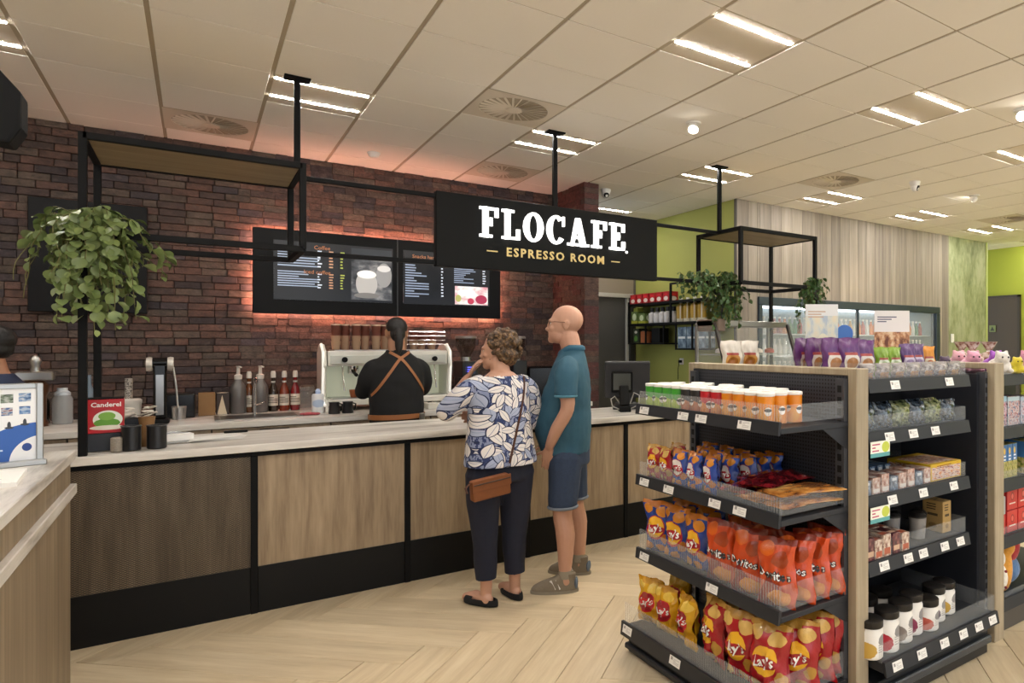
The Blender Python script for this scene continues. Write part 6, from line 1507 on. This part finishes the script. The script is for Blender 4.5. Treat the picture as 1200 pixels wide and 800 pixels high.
# blouse print: pale leaves outlined in navy
m_, nt, b_ = new_mat('leaf print fabric')
tc_ = nd(nt, 'ShaderNodeTexCoord'); sp2 = nd(nt, 'ShaderNodeSeparateXYZ'); L(nt, tc_.outputs['Object'], sp2.inputs[0])
uu = val(nt, 'ADD', sp2.outputs[0], val(nt, 'MULTIPLY', sp2.outputs[1], .55))
n3 = noise_n(nt, mapped(nt, (30,30,14)), 1.6, 3); n4 = noise_n(nt, mapped(nt, (9,9,7)), 1.0, 2)
cur = mixc(nt, n4.outputs[0], C('#4d5f8f'), C('#a9b0c8')); cur = mixc(nt, val(nt, 'GREATER_THAN', n3.outputs[0], .5), cur, C('#2c3a66'))
for k, (sc_, ox_, hw_, hl_) in enumerate(((12.0,.0,.56,1.02), (11.0,3.3,.54,1.0), (11.5,7.7,.50,.98))):
    cb = nd(nt, 'ShaderNodeCombineXYZ'); L(nt, val(nt, 'ADD', val(nt, 'MULTIPLY', uu, sc_), ox_), cb.inputs[0]); L(nt, val(nt, 'ADD', val(nt, 'MULTIPLY', sp2.outputs[2], sc_), ox_*1.7), cb.inputs[1])
    vo = nd(nt, 'ShaderNodeTexVoronoi', feature='F1', voronoi_dimensions='2D'); vo.inputs['Scale'].default_value = 1.0; vo.inputs['Randomness'].default_value = .8; L(nt, cb.outputs[0], vo.inputs['Vector'])
    df = nd(nt, 'ShaderNodeVectorMath', operation='SUBTRACT'); L(nt, cb.outputs[0], df.inputs[0]); L(nt, vo.outputs['Position'], df.inputs[1]); sd_ = nd(nt, 'ShaderNodeSeparateXYZ'); L(nt, df.outputs[0], sd_.inputs[0])
    rc_ = nd(nt, 'ShaderNodeSeparateColor'); L(nt, vo.outputs['Color'], rc_.inputs[0]); an = val(nt, 'MULTIPLY', rc_.outputs[0], 6.28)
    co_, si_ = val(nt, 'COSINE', an), val(nt, 'SINE', an)
    lx = val(nt, 'ADD', val(nt, 'MULTIPLY', sd_.outputs[0], co_), val(nt, 'MULTIPLY', sd_.outputs[1], si_)); ly = val(nt, 'SUBTRACT', val(nt, 'MULTIPLY', sd_.outputs[1], co_), val(nt, 'MULTIPLY', sd_.outputs[0], si_))
    e_ = val(nt, 'ADD', val(nt, 'DIVIDE', val(nt, 'ABSOLUTE', lx), hw_*.55), val(nt, 'POWER', val(nt, 'ABSOLUTE', val(nt, 'DIVIDE', ly, hl_*.62)), 2.0))
    cur = mixc(nt, val(nt, 'LESS_THAN', e_, 1.0), cur, C('#1d284c')); cur = mixc(nt, val(nt, 'LESS_THAN', e_, .8), cur, mixc(nt, val(nt, 'GREATER_THAN', rc_.outputs[1], .8), C('#e4dfdc'), C('#a9b2cb')))
    cur = mixc(nt, val(nt, 'MULTIPLY', val(nt, 'LESS_THAN', val(nt, 'ABSOLUTE', lx), .012), val(nt, 'LESS_THAN', e_, .8)), cur, C('#7d88a8'))
L(nt, cur, b_.inputs['Base Color']); b_.inputs['Roughness'].default_value = .85
BLOUSE = m_
m = MB()
m.loft([(0,.0,.855,.228,.172),(0,.0,.89,.226,.172),(0,.005,.98,.210,.165),(0,.012,1.10,.196,.158),(0,.02,1.20,.192,.155),(0,.01,1.30,.190,.128),(0,0,1.36,.160,.105),(0,-.005,1.41,.105,.085),(0,-.005,1.44,.085,.075)], 26, power=2.2)
slimb(m, [(-.13,.0,1.35),(-.195,.02,1.315),(-.255,.06,1.25),(-.295,.105,1.195)], [.068,.072,.070,.066])
slimb(m, [(.13,.0,1.35),(.195,.02,1.30),(.232,.05,1.20),(.235,.09,1.10)], [.068,.072,.070,.066])
bl_ = remesh(m, 'blouse', .009, 5, .5, [BLOUSE])
ripple(bl_, lambda co: (.006*mnoise.noise(Vector((co.x*9, co.y*9, co.z*4))) + .003*mnoise.noise(co*20)))
cut(bl_, lambda c: c.z > .862 and not (c.z > 1.405+.03*max(0, c.y*5) and abs(c.x) < .13) and not (abs(c.x+.295) < .06 and c.y > .125 and c.z < 1.21))
bo = part('blouse', bl_, t); bvb = bvh_of(bl_)
m = MB(); m.loft([(0,0,.76,.185,.145),(0,0,.84,.190,.150),(0,0,.92,.18,.14)], 22)
slimb(m, [(-.095,.0,.80),(-.108,.005,.62),(-.100,.0,.42),(-.096,-.002,.14)], [.122,.100,.078,.060]); slimb(m, [(.095,.0,.80),(.102,.005,.62),(.093,.0,.42),(.09,-.01,.14)], [.122,.100,.078,.060])
tr = remesh(m, 'trousers', .009, 4, .5, [NAVY]); cut(tr, lambda c: c.z > .165 and c.z < .93)
ripple(tr, lambda co: (.005*mnoise.noise(Vector((co.x*8, co.y*8, co.z*9)))))
part('trousers', tr, t); bvt = bvh_of(tr)
for x, a in ((-.095,.5),(.09,.05)):
    m = MB(); m.loft([(0,.045,.006,.042,.128),(0,.045,.03,.042,.126),(0,.04,.052,.036,.115)], 20); me = remesh(m, 'shoe', .006, 3, .5, [M('black suede shoe', '#0e0e12', .9)])
    # open throat of the ballet flat
    cut(me, lambda c: not (c.z > .044 and -.07 < c.y < .085))
    part('shoe', me, t, (x,-.015,0), (0,0,a))
# curly hair
rng = random.Random(9); m = MB(); R3 = hw.to_3x3()
m.sphere(hw @ Vector((0,-.028,.035)), (.088,.102,.092), 18, 12, rot=R3)
m.sphere(hw @ Vector((0,-.052,-.03)), (.086,.072,.078), 16, 10, rot=R3)
for k in range(150):
    th = rng.uniform(0, 2*PI); ph = rng.uniform(-.75, 1.35)
    d = Vector((math.cos(ph)*math.cos(th), math.cos(ph)*math.sin(th), math.sin(ph)))
    p = Vector((d.x*.095, d.y*.108-.030, d.z*.095+.028 if d.z > 0 else d.z*.115+.02))
    if p.y > .045 and p.z < .075: continue
    if abs(p.x) > .06 and p.y > .02 and p.z < .03: continue
    m.sphere(hw @ p, rng.uniform(.014,.022), 8, 6)
m_, nt, b_ = new_mat('curly light brown hair'); n1 = noise_n(nt, mapped(nt), 55, 3); L(nt, ramp(nt, n1.outputs[0], [(.35, C('#241a12')), (.5, C('#513b27')), (.68, C('#8a6c48'))]), b_.inputs['Base Color']); b_.inputs['Roughness'].default_value = .6; add_bump(nt, b_, n1.outputs[0], .9, .01)
hr = remesh(m, 'hair', .0055, 1, .4, [m_])
ripple(hr, lambda co: (.006*mnoise.noise(co*45)))
part('hair', hr, t)
# brown shoulder bag with cross strap
TAN = M('tan leather', '#7a4724', .5, var=.12, scale=50); STR = M('brown leather strap', '#4a2a1c', .5)
# strap from right shoulder to the left hip, down the back
path = [(.135+(-.135-.035)*k/16-.0*k, 0, 1.40-(1.40-.86)*k/16) for k in range(17)]
path = [(.135-.155*(k/16)**1.0, 0, 1.395-.51*k/16) for k in range(17)]
ribbon(path, bvb, (0,1,0), .014, .002).build('bag_strap', STR, t, smooth=.6)
bg = MB(); bg.box(-.115,.115,-.03,.03,-.06,.06); hb_ = bg.build('shoulder_bag', TAN, t, bevel=.014, seg=3); hb_.location = (-.155,-.200,.765); hb_.rotation_euler = (.05,-.10,0)
MB().prism([(-.117,.0),(.117,.0),(.117,.062),(-.117,.062)], Matrix.Translation((0,-.034,0)), .004).build('flap', TAN, hb_, bevel=.001); MB().tube([(-.11,-.036,.04),(.11,-.036,.04)], .004, 6).build('zip', M('zip brown', '#3c2416', .4), hb_)
MB().tube([(-.12,0,.05),(-.15,-.01,.03),(-.145,-.015,.0)], .006, 6).build('tab', STR, hb_, smooth=.8)

# ---------------- barista with crossed leather straps
t = thing('person', 'barista in a black T-shirt with crossed tan apron straps, seen from behind', 'person', (1.345, 5.93, 0), math.radians(2))
m = MB()
for s in (-1,1): slimb(m, [(s*.10,0,.9),(s*.11,.01,.5),(s*.11,0,.08)], [.10,.07,.045]); limb(m, [(s*.11,-.02,.05),(s*.115,.14,.04)], [.045,.04])
m.loft([(0,0,.84,.17,.13),(0,0,1.0,.18,.13),(0,.0,1.2,.18,.13),(0,0,1.38,.16,.10),(0,-.01,1.45,.11,.08),(0,-.01,1.52,.07,.065)], 20)
slimb(m, [(0,-.015,1.46),(0,0,1.55),(0,.012,1.62)], [.075,.070,.066]); hb3 = head(m, Vector((0,.02,1.695)), -.1, -.12, 1.07)
for s in (-1,1):
    slimb(m, [(s*.185,0,1.43),(s*.225,.03,1.31),(s*.235,.14,1.20),(s*.20,.30,1.20),(s*.16,.42,1.23)], [.045,.046,.044,.040,.029]); hand(m, (s*.16,.42,1.23), (-s*.15,1,.05), (s*.15,.1,-1), s < 0, .45, 1.0)
finish(t, 'body', m, .0075, SK2, 4, .5); eyes(t, hb3, 1.02)
BT = M('black cotton', '#121214', .9, var=.2, scale=60)
m = MB(); m.loft([(0,0,.88,.205,.155),(0,0,1.0,.212,.160),(0,0,1.15,.212,.158),(0,.0,1.30,.214,.150),(0,-.005,1.41,.212,.130),(0,-.01,1.48,.165,.105),(0,-.012,1.535,.095,.09),(0,-.012,1.56,.085,.085)], 26, power=2.2)
for s in (-1,1): slimb(m, [(s*.15,0,1.42),(s*.195,.01,1.38),(s*.228,.04,1.28),(s*.236,.11,1.21)], [.072,.078,.072,.066])
ts = remesh(m, 't_shirt', .010, 5, .5, [BT]); 
ripple(ts, lambda co: (.006*mnoise.noise(Vector((co.x*7, co.y*7, co.z*11)))))
cut(ts, lambda c: c.z > .885 and c.z < 1.55); part('t_shirt', ts, t); bv3 = bvh_of(ts)
TANS = M('tan apron strap', '#9a6238', .5)
for s in (-1,1):
    pth = [(s*(.075-.075*(k/5)), 0, 1.535-.05*k/5) for k in range(6)] + [(-s*.205*((k+1)/14)**.9, 0, 1.485-.30*(k+1)/14) for k in range(14)]
    ribbon(pth, bv3, (0,1,0), .022, .003).build('apron_strap', TANS, t, smooth=.6)
bp_ = [(.222*math.cos(a), .170*math.sin(a), 1.0) for a in [2*PI*i/40 for i in range(40)]]
bm2 = MB()
for p in bp_: bm2.v += [(p[0],p[1],.985),(p[0],p[1],1.025),(p[0]*.97,p[1]*.97,1.025),(p[0]*.97,p[1]*.97,.985)]
for k in range(40):
    for i in range(4): bm2.face((4*k+i, 4*((k+1) % 40)+i, 4*((k+1) % 40)+(i+1) % 4, 4*k+(i+1) % 4))
bm2.build('apron_belt', TANS, t, smooth=.6); B(.13,.17,-.19,-.165,.975,1.03).build('belt_buckle', STEEL, t, bevel=.004)
m = MB(); m.loft([(0,0,.8,.19,.15),(0,0,.95,.2,.155)], 20)
for s in (-1,1): slimb(m, [(s*.10,0,.85),(s*.11,.01,.5),(s*.11,0,.12)], [.115,.085,.07])
finish(t, 'trousers', m, .012, M('black trousers', '#151517', .9), 3)
for s in (-1,1): part('shoe', remesh(MB().loft([(0,.05,.0,.05,.15),(0,.05,.04,.05,.145),(0,.02,.08,.045,.10)], 18), 'shoe', .009, 2, .5, [BLACKM]), t, (s*.11,0,0))
HB = M('black hair', '#15110f', .55, var=.5, scale=90, bump=.7)
m = MB(); R3 = hb3.to_3x3(); m.sphere(hb3 @ Vector((0,-.020,.042)), (.083,.102,.092), 18, 12, rot=R3); m.sphere(hb3 @ Vector((0,-.070,-.015)), (.060,.045,.07), 14, 10, rot=R3); slimb(m, [hb3 @ Vector((0,-.105,.0)), hb3 @ Vector((0,-.125,-.06)), hb3 @ Vector((0,-.115,-.13)), hb3 @ Vector((0,-.108,-.18))], [.03,.034,.030,.016])
hr = remesh(m, 'hair', .006, 2, .5, [HB]); cut(hr, lambda c: True); part('hair', hr, t)
MB().tube([hb3 @ Vector((.03*math.cos(a), -.118+.028*math.sin(a), -.035)) for a in [2*PI*i/16 for i in range(16)]], .005, 6, closed=True).build('hair_tie', BLACKM, t, smooth=1)

# ---------------- man at the left edge behind the bar
t = thing('person', 'dark-haired man in a navy shirt at the left edge behind the poster stand', 'person', (-.985, 5.84, 0), math.radians(75))
m = MB()
for s in (-1,1): slimb(m, [(s*.10,0,.85),(s*.11,.01,.48),(s*.11,0,.08)], [.10,.07,.045]); slimb(m, [(s*.19,0,1.33),(s*.24,.0,1.2),(s*.25,.03,1.06),(s*.22,.12,.92)], [.055,.05,.044,.03]); hand(m, (s*.22,.12,.91), (-s*.1,.3,-1), (s*.1,.1,-1), s < 0, .4, 1.0)
m.loft([(0,0,.78,.17,.12),(0,0,.95,.18,.13),(0,0,1.2,.18,.13),(0,0,1.33,.18,.11),(0,-.01,1.39,.12,.085),(0,-.01,1.42,.07,.065)], 20)
slimb(m, [(0,-.015,1.36),(0,0,1.45),(0,.012,1.51)], [.07,.06,.058]); h4 = head(m, Vector((0,.02,1.60)), 0, 0, 1.0)
finish(t, 'body', m, .0075, SK2, 4, .5); eyes(t, h4)
m = MB(); m.loft([(0,0,.85,.2,.15),(0,0,1.1,.2,.15),(0,0,1.28,.205,.14),(0,-.005,1.36,.18,.11),(0,-.01,1.42,.08,.075)], 24, power=2.2)
for s in (-1,1): slimb(m, [(s*.15,0,1.33),(s*.21,0,1.28),(s*.245,.005,1.18)], [.07,.075,.07])
finish(t, 'shirt', m, .011, M('navy shirt', '#2a3550', .85), 4)
m = MB()
for s in (-1,1): slimb(m, [(s*.10,0,.82),(s*.11,.01,.48),(s*.11,0,.1)], [.12,.085,.07])
finish(t, 'trousers', m, .012, M('black trousers', '#151517', .9), 3)
for s in (-1,1): part('shoe', remesh(MB().loft([(0,.05,.0,.05,.15),(0,.05,.04,.05,.145),(0,.02,.08,.045,.10)], 18), 'shoe', .009, 2, .5, [BLACKM]), t, (s*.11,0,0))
m = MB(); R3 = h4.to_3x3(); m.sphere(h4 @ Vector((0,-.025,.032)), (.082,.100,.090), 18, 12, rot=R3); m.sphere(h4 @ Vector((0,-.05,-.03)), (.072,.06,.06), 14, 10, rot=R3)
part('hair', remesh(m, 'hair', .006, 2, .5, [HB]), t)
bpy.data.scenes.remove(_tmp)
